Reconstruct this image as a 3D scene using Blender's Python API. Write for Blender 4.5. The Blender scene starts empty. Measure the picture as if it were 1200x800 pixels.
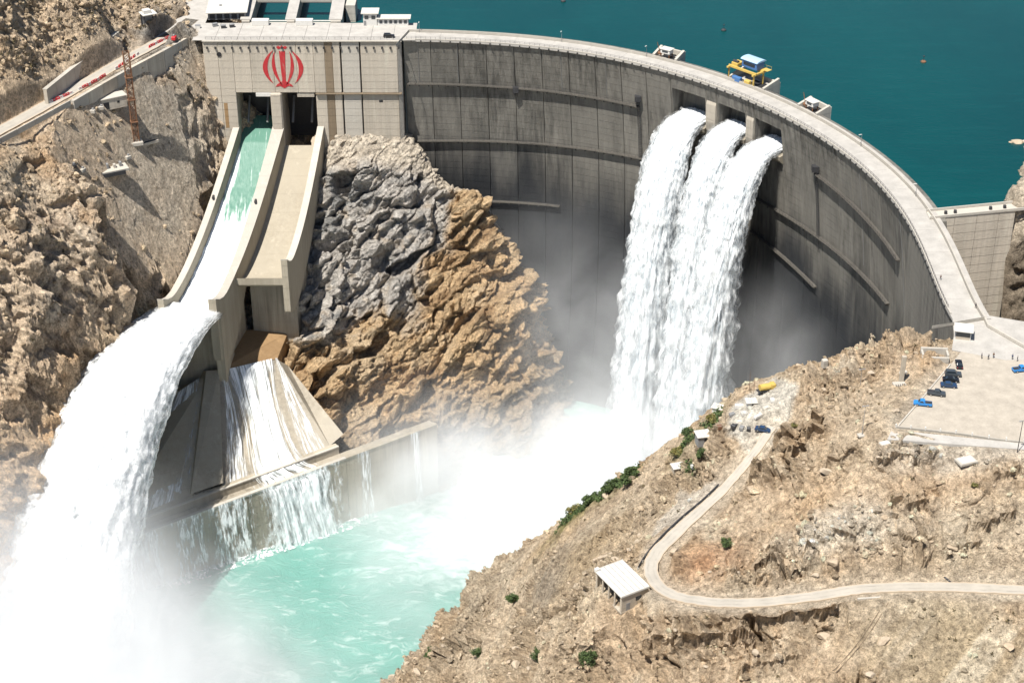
import bpy, math, random
import numpy as np
from mathutils import Vector, Matrix, Euler

random.seed(7)
RNG = np.random.default_rng(11)
scene = bpy.context.scene
col = scene.collection
R = math.radians

# ------------------------------------------------------------------ camera
FOC, PITCH, CAM_H = 2000.0, R(30.4655), 243.0      # focal length in photo pixels (1200 wide); crest road is z = 0
CT, ST = math.cos(PITCH), math.sin(PITCH)
cam_d = bpy.data.cameras.new('camera')
cam_d.sensor_width = 36.0
cam_d.lens = FOC / 1200.0 * 36.0
cam_d.clip_start = 1.0
cam_d.clip_end = 20000.0
cam = bpy.data.objects.new('camera', cam_d)
cam.location = (0, 0, CAM_H)
cam.rotation_euler = (R(90) - PITCH, 0, 0)
col.objects.link(cam)
scene.camera = cam

# ------------------------------------------------------------------ light
SUN_AZ = (-0.60, -0.80)                                # horizontal direction towards the sun (x, y)
SUN_EL = 64.0
world = bpy.data.worlds.new('World')
scene.world = world
world.use_nodes = True
wn = world.node_tree.nodes
sky = wn.new('ShaderNodeTexSky')
sky.sky_type = 'NISHITA'
sky.sun_disc = False
sky.sun_elevation = R(SUN_EL)
sky.sun_rotation = math.atan2(SUN_AZ[0], SUN_AZ[1])
sky.altitude = 800
sky.air_density = 1.0
sky.dust_density = 0.6
wn['Background'].inputs['Strength'].default_value = 0.055
world.node_tree.links.new(sky.outputs[0], wn['Background'].inputs['Color'])
sun_d = bpy.data.lights.new('sun', 'SUN')
sun_d.energy = 4.6
sun_d.angle = R(0.5)
sun_d.color = (1.0, 0.955, 0.88)
sun = bpy.data.objects.new('sun', sun_d)
_h = math.hypot(*SUN_AZ)
_to = Vector((SUN_AZ[0] / _h * math.cos(R(SUN_EL)), SUN_AZ[1] / _h * math.cos(R(SUN_EL)), math.sin(R(SUN_EL))))
sun.rotation_euler = (-_to).to_track_quat('-Z', 'Y').to_euler()
sun.location = (-300, 0, 700)
col.objects.link(sun)
scene.view_settings.view_transform = 'Standard'
scene.view_settings.look = 'None'
scene.view_settings.exposure = 0.82
scene.view_settings.gamma = 1.0
cy = scene.cycles
cy.use_denoising = True
cy.max_bounces = 6
cy.diffuse_bounces = 3
cy.glossy_bounces = 2
cy.transmission_bounces = 3
cy.volume_bounces = 4
cy.transparent_max_bounces = 24
cy.volume_step_rate = 1.6
cy.volume_max_steps = 96

# ------------------------------------------------------------------ helpers: pixels of the survey to points of the place
def _ray(px, py):
    x, y = (px - 600) / FOC, (py - 400) / FOC
    return np.array([x, CT - y * ST, -(ST + y * CT)])
def atz(px, py, z):
    d = _ray(px, py); return np.array([0, 0, CAM_H]) + d * ((z - CAM_H) / d[2])
def aty(px, py, Y):
    d = _ray(px, py); return np.array([0, 0, CAM_H]) + d * (Y / d[1])

def chain(px, py, z, steps):
    """survey down a slope: start at a pixel of known height, then (py, gradient) pairs towards the viewer"""
    p = atz(px, py, z); out = [p]
    for y, m in steps:
        d = _ray(px, y); r = -d[2] / d[1]
        p = aty(px, y, (CAM_H - p[2] + m * p[1]) / (m + r)); out.append(p)
    return out

# ------------------------------------------------------------------ noise (numpy)
def _h3(ix, iy, iz, seed):
    h = (ix.astype(np.int64) * 374761393 + iy.astype(np.int64) * 668265263 + iz.astype(np.int64) * 2147483647 + seed * 974634777) & 0xFFFFFFFF
    h = ((h ^ (h >> 13)) * 1274126177) & 0xFFFFFFFF
    h = ((h ^ (h >> 16)) * 2246822519) & 0xFFFFFFFF
    h ^= h >> 15
    return (h & 0xFFFFFF) / float(0xFFFFFF)
def vnoise(p, seed=0):
    i = np.floor(p); f = p - i; i = i.astype(np.int64)
    f = f * f * f * (f * (f * 6 - 15) + 10)
    r = 0
    for dx in (0, 1):
        wx = f[:, 0] if dx else 1 - f[:, 0]
        for dy in (0, 1):
            wy = f[:, 1] if dy else 1 - f[:, 1]
            for dz in (0, 1):
                wz = f[:, 2] if dz else 1 - f[:, 2]
                r = r + wx * wy * wz * _h3(i[:, 0] + dx, i[:, 1] + dy, i[:, 2] + dz, seed)
    return r
def fbm(p, oct=4, gain=0.5, seed=0, ridged=False):
    a, s, n = 1.0, 0.0, 0.0
    q = p.copy()
    for k in range(oct):
        v = vnoise(q, seed + k) * 2 - 1
        if ridged: v = 1 - 2 * np.abs(v)
        s = s + a * v; n += a; a *= gain; q = q * 2.03 + 17.3
    return s / n
def worley(p, seed=0):
    i = np.floor(p).astype(np.int64); f = p - i
    f1 = np.full(len(p), 9.0); f2 = np.full(len(p), 9.0); cid = np.zeros(len(p)); gx = np.zeros((len(p), 3))
    for dx in (-1, 0, 1):
        for dy in (-1, 0, 1):
            for dz in (-1, 0, 1):
                a, b, c = i[:, 0] + dx, i[:, 1] + dy, i[:, 2] + dz
                o = np.stack([_h3(a, b, c, seed + 1), _h3(a, b, c, seed + 2), _h3(a, b, c, seed + 3)], 1)
                v = o + np.array([dx, dy, dz]) - f
                d = np.sqrt((v * v).sum(1))
                m = d < f1
                f2 = np.where(m, f1, np.minimum(f2, d))
                cid = np.where(m, _h3(a, b, c, seed + 4), cid)
                gx[m] = v[m]
                f1 = np.where(m, d, f1)
    return f1, f2, cid, gx
def smooth01(x, a, b):
    t = np.clip((x - a) / (b - a), 0, 1); return t * t * (3 - 2 * t)
def seg_dist(P, poly, closed=False):
    """distance of 2-D points to a polyline and the parameter (index + fraction) of the nearest spot"""
    best = np.full(len(P), 1e9); par = np.zeros(len(P))
    n = len(poly)
    for k in range(n if closed else n - 1):
        a, b = np.array(poly[k][:2]), np.array(poly[(k + 1) % n][:2]); d = b - a
        t = np.clip(((P - a) @ d) / (d @ d), 0, 1)
        q = np.hypot(*(P - a - t[:, None] * d).T)
        m = q < best
        best = np.where(m, q, best); par = np.where(m, k + t, par)
    return best, par
def in_poly(P, poly):
    r = np.zeros(len(P), bool); n = len(poly); j = n - 1
    for k in range(n):
        xi, yi = poly[k][:2]; xj, yj = poly[j][:2]
        c = ((yi > P[:, 1]) != (yj > P[:, 1])) & (P[:, 0] < (xj - xi) * (P[:, 1] - yi) / (yj - yi + 1e-12) + xi)
        r ^= c; j = k
    return r
def smooth_line(pts, n=12):
    """Catmull-Rom through 3-D points"""
    P = [np.array(p, float) for p in pts]; P = [2 * P[0] - P[1]] + P + [2 * P[-1] - P[-2]]
    out = []
    for k in range(1, len(P) - 2):
        for j in range(n):
            t = j / n
            out.append(0.5 * (2 * P[k] + (P[k + 1] - P[k - 1]) * t + (2 * P[k - 1] - 5 * P[k] + 4 * P[k + 1] - P[k + 2]) * t * t + (3 * P[k] - P[k - 1] - 3 * P[k + 1] + P[k + 2]) * t ** 3))
    out.append(P[-2]); return np.array(out)

# ------------------------------------------------------------------ mesh helpers
class MB:
    def __init__(s): s.v, s.f = [], []
    def add(s, vs, fs):
        b = len(s.v); s.v += [tuple(float(c) for c in v) for v in vs]; s.f += [tuple(b + i for i in f) for f in fs]; return s
    def box(s, c, d, rz=0.0, top=1.0, rx=0.0):
        hx, hy, hz = d[0] / 2, d[1] / 2, d[2] / 2
        vs = [(-hx, -hy, -hz), (hx, -hy, -hz), (hx, hy, -hz), (-hx, hy, -hz), (-hx * top, -hy * top, hz), (hx * top, -hy * top, hz), (hx * top, hy * top, hz), (-hx * top, hy * top, hz)]
        M = Matrix.Translation(c) @ Matrix.Rotation(rz, 4, 'Z') @ Matrix.Rotation(rx, 4, 'X')
        return s.add([M @ Vector(v) for v in vs], [(0, 3, 2, 1), (4, 5, 6, 7), (0, 1, 5, 4), (1, 2, 6, 5), (2, 3, 7, 6), (3, 0, 4, 7)])
    def bbox(s, c, d, b=0.05, rz=0.0):
        """box with chamfered edges"""
        hx, hy, hz = d[0] / 2, d[1] / 2, d[2] / 2; b = min(b, hx * .9, hy * .9, hz * .9)
        M = Matrix.Translation(c) @ Matrix.Rotation(rz, 4, 'Z'); vs = []; 
        for (z, q) in ((-hz, b), (-hz + b, 0), (hz - b, 0), (hz, b)):
            x, y = hx - q, hy - q
            for (a, c2) in ((-x + (b if not q else 0), -y), (x - (b if not q else 0), -y), (x, -y + (b if not q else 0)), (x, y - (b if not q else 0)), (x - (b if not q else 0), y), (-x + (b if not q else 0), y), (-x, y - (b if not q else 0)), (-x, -y + (b if not q else 0))):
                vs.append(M @ Vector((a, c2, z)))
        fs = [tuple(range(7, -1, -1)), tuple(range(24, 32))]
        for k in range(3):
            for j in range(8): fs.append((k * 8 + j, k * 8 + (j + 1) % 8, k * 8 + 8 + (j + 1) % 8, k * 8 + 8 + j))
        return s.add(vs, fs)
    def bar(s, p, q, r, n=6, r2=None):
        p, q = Vector(p), Vector(q); d = (q - p); 
        if d.length < 1e-6: return s
        d.normalize(); a = d.orthogonal().normalized(); b = d.cross(a); r2 = r if r2 is None else r2
        vs = [p + (a * math.cos(2 * math.pi * k / n) + b * math.sin(2 * math.pi * k / n)) * r for k in range(n)]
        vs += [q + (a * math.cos(2 * math.pi * k / n) + b * math.sin(2 * math.pi * k / n)) * r2 for k in range(n)]
        return s.add(vs, [tuple(range(n - 1, -1, -1)), tuple(range(n, 2 * n))] + [(k, (k + 1) % n, n + (k + 1) % n, n + k) for k in range(n)])
    def prism(s, poly, z0, z1):
        """poly: xy points (counter-clockwise); z0 / z1 floats or lists per corner"""
        n = len(poly); z0 = z0 if hasattr(z0, '__len__') else [z0] * n; z1 = z1 if hasattr(z1, '__len__') else [z1] * n
        vs = [(p[0], p[1], z) for p, z in zip(poly, z0)] + [(p[0], p[1], z) for p, z in zip(poly, z1)]
        return s.add(vs, [tuple(range(n - 1, -1, -1)), tuple(range(n, 2 * n))] + [(k, (k + 1) % n, n + (k + 1) % n, n + k) for k in range(n)])
    def sweep(s, path, prof, closed_ends=True):
        """path: list of (origin, right, up); prof: list of (r, u) closed profile"""
        n, m = len(prof), len(path); vs = []
        for (o, r, u) in path:
            for (a, b) in prof: vs.append(np.array(o) + np.array(r) * a + np.array(u) * b)
        fs = []
        for k in range(m - 1):
            for j in range(n): fs.append((k * n + j, k * n + (j + 1) % n, (k + 1) * n + (j + 1) % n, (k + 1) * n + j))
        if closed_ends: fs += [tuple(range(n - 1, -1, -1)), tuple((m - 1) * n + j for j in range(n))]
        return s.add(vs, fs)
    def lathe(s, c, prof, n=12):
        vs = []
        for (r, z) in prof:
            for k in range(n): vs.append((c[0] + r * math.cos(2 * math.pi * k / n), c[1] + r * math.sin(2 * math.pi * k / n), c[2] + z))
        fs = [tuple(range(n - 1, -1, -1)), tuple((len(prof) - 1) * n + k for k in range(n))]
        for i in range(len(prof) - 1):
            for k in range(n): fs.append((i * n + k, i * n + (k + 1) % n, (i + 1) * n + (k + 1) % n, (i + 1) * n + k))
        return s.add(vs, fs)

def link_mesh(name, me, mat, parent=None):
    o = bpy.data.objects.new(name, me); col.objects.link(o)
    if mat is not None and not me.materials: me.materials.append(mat)
    if parent is not None: o.parent = parent
    return o
def part(name, mb, mat, parent=None, local=False, smooth=False, label=None):
    """one mesh object; coordinates are the place's own unless local; a part is stored relative to its thing"""
    v = np.array(mb.v, float).reshape(-1, 3)
    if parent is not None and not local:
        o = np.array(root_of(parent)['origin'][:]); v = v - o
    me = bpy.data.meshes.new(name); me.from_pydata(v.tolist(), [], mb.f)
    if smooth: me.shade_smooth()
    me.update()
    o = link_mesh(name, me, mat, parent)
    if label: o['label'] = label
    return o
def root_of(o):
    while o.parent is not None: o = o.parent
    return o
def thing(name, label, cat, loc=(0, 0, 0), rz=0.0, group=None):
    o = bpy.data.objects.new(name, None); col.objects.link(o)
    o.location = [float(c) for c in loc]; o.rotation_euler = (0, 0, rz); o.empty_display_size = 0.5
    o['origin'] = [float(c) for c in loc]
    tag(o, label, cat, group); return o
def tag(o, label=None, cat=None, group=None, kind=None):
    if label: o['label'] = label
    if cat: o['category'] = cat
    if group: o['group'] = group
    if kind: o['kind'] = kind
    return o
def kids(o): return list(o.children)
def copy_tree(o, parent=None):
    c = o.copy(); col.objects.link(c)
    if parent is not None: c.parent = parent
    for ch in kids(o): copy_tree(ch, c)
    return c
def grid_mesh(name, V, nu, nv, smooth=True, flip=False):
    """V: (nu*nv, 3), index u*nv+v"""
    i = (np.arange(nu - 1)[:, None] * nv + np.arange(nv - 1)[None, :]).ravel()
    q = np.stack([i, i + nv, i + nv + 1, i + 1], 1)
    if flip: q = q[:, ::-1]
    return np_mesh(name, V, q, smooth)
def np_mesh(name, V, q, smooth=True):
    me = bpy.data.meshes.new(name); k = q.shape[1]
    me.vertices.add(len(V)); me.vertices.foreach_set('co', np.ascontiguousarray(V, np.float32).ravel())
    me.loops.add(len(q) * k); me.loops.foreach_set('vertex_index', np.ascontiguousarray(q, np.int32).ravel())
    me.polygons.add(len(q)); me.polygons.foreach_set('loop_start', np.arange(0, len(q) * k, k, dtype=np.int32))
    me.update(calc_edges=True)
    me.polygons.foreach_set('use_smooth', np.full(len(q), smooth))
    me.update(); return me
def set_color(me, name, C):
    a = me.color_attributes.new(name, 'FLOAT_COLOR', 'POINT')
    a.data.foreach_set('color', np.ascontiguousarray(np.c_[C, np.ones(len(C))], np.float32).ravel())

# ------------------------------------------------------------------ materials
def new_mat(name):
    m = bpy.data.materials.new(name); m.use_nodes = True
    nt = m.node_tree; return m, nt, nt.nodes['Principled BSDF']
def N(nt, t, **kw):
    n = nt.nodes.new(t)
    for k, v in kw.items():
        if k in n.inputs: n.inputs[k].default_value = v
        else: setattr(n, k, v)
    return n
def L(nt, a, b): nt.links.new(a, b)
def mapping(nt, src, scale, loc=(0, 0, 0)):
    m = N(nt, 'ShaderNodeMapping'); m.inputs['Scale'].default_value = scale; m.inputs['Location'].default_value = loc
    L(nt, src, m.inputs['Vector']); return m.outputs[0]
def noise(nt, vec, scale=1.0, detail=4, rough=0.55, dist=0.0):
    n = N(nt, 'ShaderNodeTexNoise'); n.inputs['Scale'].default_value = scale; n.inputs['Detail'].default_value = detail
    n.inputs['Roughness'].default_value = rough; n.inputs['Distortion'].default_value = dist
    L(nt, vec, n.inputs['Vector']); return n.outputs['Fac']
def ramp(nt, fac, stops, interp='LINEAR'):
    r = N(nt, 'ShaderNodeValToRGB'); r.color_ramp.interpolation = interp
    e = r.color_ramp.elements
    while len(e) < len(stops): e.new(0.5)
    for el, (p, c) in zip(e, stops): el.position = p; el.color = (*c, 1) if hasattr(c, '__len__') else (c, c, c, 1)
    L(nt, fac, r.inputs[0]); return r.outputs[0]
def mix(nt, fac, a, b, mode='MIX'):
    m = N(nt, 'ShaderNodeMix'); m.data_type = 'RGBA'; m.blend_type = mode
    for sock, v in ((m.inputs[0], fac), (m.inputs[6], a), (m.inputs[7], b)):
        if hasattr(v, 'is_linked'): L(nt, v, sock)
        elif hasattr(v, '__len__'): sock.default_value = (*v, 1)
        else: sock.default_value = v
    return m.outputs[2]
def mth(nt, op, a, b=0.0, c=0.0):
    m = N(nt, 'ShaderNodeMath'); m.operation = op
    for sock, v in zip(m.inputs, (a, b, c)):
        if hasattr(v, 'is_linked'): L(nt, v, sock)
        else: sock.default_value = v
    return m.outputs[0]
def bump(nt, h, strength, dist, bsdf):
    b = N(nt, 'ShaderNodeBump'); b.inputs['Strength'].default_value = strength; b.inputs['Distance'].default_value = dist
    L(nt, h, b.inputs['Height']); L(nt, b.outputs[0], bsdf.inputs['Normal']); return b
def plain(name, c, rough=0.6, metal=0.0, var=0.25, scale=1.5, spec=0.4):
    m, nt, b = new_mat(name)
    tc = N(nt, 'ShaderNodeTexCoord').outputs['Object']
    n = noise(nt, tc, scale, 5, 0.6); n2_ = noise(nt, tc, scale * 6.3, 5, 0.7)
    n = ramp(nt, mth(nt, 'ADD', mth(nt, 'MULTIPLY', n, 0.62), mth(nt, 'MULTIPLY', n2_, 0.38)), [(0.32, 0.0), (0.68, 1.0)])
    L(nt, mix(nt, n, tuple(x * (1 - var) for x in c), tuple(min(1, x * (1 + var)) for x in c)), b.inputs['Base Color'])
    b.inputs['Roughness'].default_value = rough; b.inputs['Metallic'].default_value = metal
    b.inputs['Specular IOR Level'].default_value = spec
    return m
def concrete(name, base, dark, streak=0.5, lift=3.0, fine=1.0, wet=0.0, rnd=0.18, stain=(0.10, 0.085, 0.065), foot=None):
    """cast concrete: vertical run-off streaks, lift lines, blotches, small tone change from block to block"""
    m, nt, b = new_mat(name)
    P = N(nt, 'ShaderNodeNewGeometry').outputs['Position']
    blotch = noise(nt, P, 0.06, 5, 0.6)
    st = noise(nt, mapping(nt, P, (0.55, 0.55, 0.018)), 1.0, 5, 0.65)
    st2 = noise(nt, mapping(nt, P, (1.9, 1.9, 0.05), (31, 7, 3)), 1.0, 3, 0.6)
    patch = ramp(nt, noise(nt, mapping(nt, P, (0.035, 0.035, 0.022), (9, 4, 1)), 1.0, 4, 0.6), [(0.38, 0.15), (0.62, 1.0)])
    f = mth(nt, 'MULTIPLY', ramp(nt, st, [(0.36, 0.0), (0.66, 1.0)]), patch)
    c = mix(nt, blotch, tuple(0.86 * x for x in base), tuple(min(1, 1.12 * x) for x in base))
    c = mix(nt, mth(nt, 'MULTIPLY', f, streak), c, dark)
    f2 = mth(nt, 'MULTIPLY', ramp(nt, st2, [(0.55, 0.0), (0.78, 1.0)]), patch)
    lt = ramp(nt, noise(nt, mapping(nt, P, (0.25, 0.25, 0.02), (3, 40, 8)), 1.0, 5, 0.7), [(0.56, 0.0), (0.74, 1.0)])
    c = mix(nt, mth(nt, 'MULTIPLY', lt, 0.35), c, tuple(min(.7, 1.7 * x) for x in base))
    c = mix(nt, mth(nt, 'MULTIPLY', f2, streak * 0.75), c, stain)
    # lift lines
    sep = N(nt, 'ShaderNodeSeparateXYZ'); L(nt, P, sep.inputs[0])
    zz = mth(nt, 'FRACT', mth(nt, 'DIVIDE', sep.outputs[2], lift))
    ln = ramp(nt, zz, [(0.0, 1.0), (0.06, 0.0)])
    c = mix(nt, mth(nt, 'MULTIPLY', mth(nt, 'MULTIPLY', ln, patch), 0.26), c, dark)
    if foot:                                           # low cast shadow painted into the colour, up to an uneven line
        shade_z = mth(nt, 'ADD', sep.outputs[2], mth(nt, 'MULTIPLY', mth(nt, 'SUBTRACT', noise(nt, mapping(nt, P, (0.05, 0.05, 0.012)), 1.0, 5, 0.6), 0.5), 70.0))
        mr = N(nt, 'ShaderNodeMapRange'); mr.interpolation_type = 'SMOOTHSTEP'; L(nt, shade_z, mr.inputs[0]); mr.inputs[1].default_value = foot[0]; mr.inputs[2].default_value = foot[1]; mr.inputs[3].default_value = 0.93; mr.inputs[4].default_value = 0.0
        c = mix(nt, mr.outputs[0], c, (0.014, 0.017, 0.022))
    oi = N(nt, 'ShaderNodeObjectInfo')
    v = mth(nt, 'ADD', mth(nt, 'MULTIPLY', oi.outputs['Random'], rnd), 1.0 - rnd / 2)
    hs = N(nt, 'ShaderNodeHueSaturation'); L(nt, v, hs.inputs['Value']); L(nt, c, hs.inputs['Color'])
    L(nt, hs.outputs[0], b.inputs['Base Color'])
    b.inputs['Roughness'].default_value = 0.85 - 0.4 * wet; b.inputs['Specular IOR Level'].default_value = 0.25 + 0.4 * wet
    fn = noise(nt, P, 1.4 * fine, 6, 0.65)
    bump(nt, mth(nt, 'SUBTRACT', fn, mth(nt, 'MULTIPLY', ln, 0.6)), 0.5, 0.25, b)
    return m
M_DAM = concrete('dam_concrete', (0.205, 0.193, 0.169), (0.06, 0.058, 0.053), 0.9, foot=(-74.0, -36.0))  # foot: heights over which the shadow painted on the lower face fades out
M_BLOCK = concrete('block_concrete', (0.46, 0.41, 0.34), (0.29, 0.26, 0.215), 0.6)
M_CHUTE = concrete('chute_concrete', (0.36, 0.32, 0.25), (0.23, 0.195, 0.145), 0.5, lift=5.0)
M_WALLTOP = concrete('pale_concrete', (0.43, 0.40, 0.35), (0.30, 0.275, 0.23), 0.3)
M_WET = concrete('wet_concrete', (0.34, 0.30, 0.235), (0.15, 0.13, 0.10), 0.8, wet=0.5)
M_RUST = concrete('ochre_stained_concrete', (0.28, 0.18, 0.09), (0.19, 0.11, 0.05), 0.5, wet=0.3)
M_STRIP = concrete('stained_strip', (0.22, 0.17, 0.115), (0.14, 0.11, 0.08), 0.5)
M_ROAD = plain('road_concrete', (0.37, 0.35, 0.32), 0.9, var=0.2, scale=0.25)
M_DECK = plain('deck_concrete', (0.38, 0.36, 0.33), 0.9, var=0.2, scale=0.25)
M_LOT = plain('lot_concrete', (0.36, 0.32, 0.265), 0.9, var=0.22, scale=0.3)
def mat_track():
    m, nt, b = new_mat('dusty_track'); P = N(nt, 'ShaderNodeNewGeometry').outputs['Position']
    uv = N(nt, 'ShaderNodeTexCoord').outputs['UV']; sp = N(nt, 'ShaderNodeSeparateXYZ'); L(nt, uv, sp.inputs[0])
    n_ = noise(nt, P, 0.25, 5, 0.65); n2 = noise(nt, P, 1.6, 5, 0.7)
    c = mix(nt, n_, (0.27, 0.25, 0.215), (0.46, 0.42, 0.36))
    w_ = mth(nt, 'ABSOLUTE', mth(nt, 'SUBTRACT', mth(nt, 'ABSOLUTE', mth(nt, 'SUBTRACT', sp.outputs[0], 0.5)), 0.20))
    tr = mth(nt, 'MULTIPLY', ramp(nt, w_, [(0.0, 1.0), (0.10, 0.0)]), ramp(nt, noise(nt, P, 0.35, 5, 0.7), [(0.4, 0.0), (0.7, 0.7)]))
    c = mix(nt, tr, c, (0.20, 0.185, 0.165))
    e_ = mth(nt, 'ADD', mth(nt, 'ABSOLUTE', mth(nt, 'SUBTRACT', sp.outputs[0], 0.5)), mth(nt, 'MULTIPLY', mth(nt, 'SUBTRACT', n2, 0.5), 0.22))
    c = mix(nt, ramp(nt, e_, [(0.38, 0.0), (0.47, 0.85)]), c, (0.42, 0.335, 0.24))
    L(nt, c, b.inputs['Base Color']); b.inputs['Roughness'].default_value = 0.95; bump(nt, n2, 0.4, 0.2, b); return m
M_TRACK = mat_track()
M_WHITE = plain('white_paint', (0.58, 0.565, 0.53), 0.6, var=0.12)
M_ROOF = plain('roof_white', (0.52, 0.50, 0.455), 0.7, var=0.15)
M_DARK = plain('dark_metal', (0.035, 0.035, 0.038), 0.6, var=0.3)
M_GREY = plain('grey_metal', (0.22, 0.22, 0.22), 0.5, var=0.2)
M_VOID = plain('dark_interior', (0.018, 0.018, 0.02), 0.8, var=0.3)
M_YELLOW = plain('yellow_paint', (0.50, 0.35, 0.09), 0.45, var=0.15)
M_BLUE = plain('blue_paint', (0.06, 0.15, 0.34), 0.4, var=0.15)
M_SKYBLUE = plain('pale_blue_paint', (0.34, 0.50, 0.66), 0.45, var=0.08)
M_RED = plain('red_paint', (0.52, 0.022, 0.03), 0.6, var=0.15)
def mat_emblem():
    m, nt, b = new_mat('weathered_red_paint'); P = N(nt, 'ShaderNodeNewGeometry').outputs['Position']
    n_ = noise(nt, mapping(nt, P, (1.1, 1.1, 0.25)), 1.0, 6, 0.7); n2 = noise(nt, P, 2.5, 5, 0.7)
    c = mix(nt, n2, (0.30, 0.012, 0.018), (0.50, 0.030, 0.035)); c = mix(nt, ramp(nt, n_, [(0.52, 0.0), (0.72, 0.55)]), c, (0.40, 0.26, 0.21))
    L(nt, c, b.inputs['Base Color']); b.inputs['Roughness'].default_value = 0.85; return m
M_EMBLEM = mat_emblem()
M_RUSTY = plain('rusty_steel', (0.17, 0.085, 0.045), 0.75, var=0.45, scale=0.8)
M_GLASS = plain('window_glass', (0.02, 0.03, 0.04), 0.12, var=0.1, spec=0.8)
M_TYRE = plain('tyre_rubber', (0.02, 0.02, 0.02), 0.85)
M_CHROME = plain('bright_metal', (0.55, 0.55, 0.56), 0.3, metal=0.8)
M_LAMP = plain('lamp_lens', (0.75, 0.75, 0.7), 0.2)
M_BRICK = plain('buff_render', (0.40, 0.35, 0.28), 0.85, var=0.2)

def mat_rock():
    m, nt, b = new_mat('rock_and_earth')
    P = N(nt, 'ShaderNodeNewGeometry').outputs['Position']
    at = N(nt, 'ShaderNodeAttribute'); at.attribute_name = 'rock'
    n0 = noise(nt, P, 0.23, 6, 0.7, 0.6)
    n1 = noise(nt, P, 0.8, 8, 0.72, 0.3)
    n2 = noise(nt, P, 2.7, 6, 0.75)
    c = mix(nt, 1.0, at.outputs['Color'], ramp(nt, n0, [(0.3, (0.70, 0.67, 0.64)), (0.5, (1.06, 1.05, 1.03)), (0.7, (1.42, 1.41, 1.38))]), 'MULTIPLY')
    c = mix(nt, 1.0, c, ramp(nt, n1, [(0.34, 0.5), (0.5, 1.0), (0.68, 1.5)]), 'MULTIPLY')
    c = mix(nt, 1.0, c, ramp(nt, n2, [(0.30, 0.55), (0.5, 1.0), (0.72, 1.5)]), 'MULTIPLY')
    L(nt, c, b.inputs['Base Color'])
    b.inputs['Roughness'].default_value = 0.95; b.inputs['Specular IOR Level'].default_value = 0.12
    h = mth(nt, 'ADD', n1, mth(nt, 'MULTIPLY', n2, 0.5))
    bump(nt, h, 1.0, 1.7, b)
    return m
M_ROCK = mat_rock()
def mat_boulder():
    m, nt, b = new_mat('boulder_stone')
    tc = N(nt, 'ShaderNodeTexCoord').outputs['Object']; oi = N(nt, 'ShaderNodeObjectInfo')
    n1 = noise(nt, tc, 1.2, 7, 0.65)
    c = mix(nt, n1, (0.20, 0.14, 0.09), (0.58, 0.47, 0.34))
    c = mix(nt, mth(nt, 'MULTIPLY', oi.outputs['Random'], 0.6), c, (0.44, 0.38, 0.30))
    L(nt, c, b.inputs['Base Color']); b.inputs['Roughness'].default_value = 0.95
    bump(nt, n1, 0.9, 0.4, b); return m
M_BOULDER = mat_boulder()
def mat_leaf(name, c):
    m, nt, b = new_mat(name)
    P = N(nt, 'ShaderNodeNewGeometry').outputs['Position']; n = noise(nt, P, 1.3, 4)
    L(nt, mix(nt, ramp(nt, n, [(0.35, 0.0), (0.65, 1.0)]), tuple(0.45 * x for x in c), (c[0] * 2.2, c[1] * 1.7, c[2] * 1.5)), b.inputs['Base Color'])
    b.inputs['Roughness'].default_value = 0.8; b.inputs['Subsurface Weight'].default_value = 0.0
    return m
M_LEAF = mat_leaf('dark_foliage', (0.045, 0.085, 0.028))
M_LEAF2 = mat_leaf('olive_foliage', (0.12, 0.135, 0.045))
M_SCRUB = mat_leaf('dry_scrub', (0.075, 0.072, 0.036))
M_BARK = plain('bark', (0.12, 0.085, 0.06), 0.9)

# ================================================================== TERRAIN
def tps(P, Z, lam=0.5):
    P = np.array(P, float); s = 50.0; Q = P / s; n = len(Q)
    d = np.sqrt(((Q[:, None] - Q[None]) ** 2).sum(2))
    K = d ** 2 * np.log(d + 1e-9) + lam * 0.01 * np.eye(n); A = np.c_[np.ones(n), Q]
    M = np.block([[K, A], [A.T, np.zeros((3, 3))]]); w = np.linalg.solve(M, np.r_[Z, np.zeros(3)])
    def f(X):
        out = np.zeros(len(X))
        for k in range(0, len(X), 20000):
            q = X[k:k + 20000] / s; dd = np.sqrt(((q[:, None] - Q[None]) ** 2).sum(2))
            out[k:k + 20000] = (dd ** 2 * np.log(dd + 1e-9)) @ w[:n] + w[n] + q @ w[n + 1:]
        return out
    return f
class Field:
    """a smooth ground surface from survey points, kept on a coarse grid"""
    def __init__(s, pts, x0, x1, y0, y1, st=2.0, lam=0.5):
        pts = np.array(pts, float)
        s.x0, s.y0, s.st = x0 - 4, y0 - 4, st
        s.nx, s.ny = int((x1 - x0 + 8) / st) + 2, int((y1 - y0 + 8) / st) + 2
        gx, gy = np.meshgrid(s.x0 + np.arange(s.nx) * st, s.y0 + np.arange(s.ny) * st, indexing='ij')
        s.g = tps(pts[:, :2], pts[:, 2], lam)(np.c_[gx.ravel(), gy.ravel()]).reshape(s.nx, s.ny)
    def __call__(s, X, Y):
        X = np.atleast_1d(np.asarray(X, float)); Y = np.atleast_1d(np.asarray(Y, float))
        u = np.clip((X - s.x0) / s.st, 0, s.nx - 1.001); v = np.clip((Y - s.y0) / s.st, 0, s.ny - 1.001)
        i, j = u.astype(int), v.astype(int); a, b = u - i, v - j
        g = s.g
        return (g[i, j] * (1 - a) + g[i + 1, j] * a) * (1 - b) + (g[i, j + 1] * (1 - a) + g[i + 1, j + 1] * a) * b
def normals(V, nu, nv):
    W = V.reshape(nu, nv, 3); du = np.gradient(W, axis=0); dv = np.gradient(W, axis=1)
    n = np.cross(du, dv).reshape(-1, 3); n /= np.linalg.norm(n, axis=1)[:, None] + 1e-9
    return n * np.sign(n[:, 2:3] + 1e-6)
def rot(P, ax, ang):
    return P @ np.array(Matrix.Rotation(ang, 3, Vector(ax))).T
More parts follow.
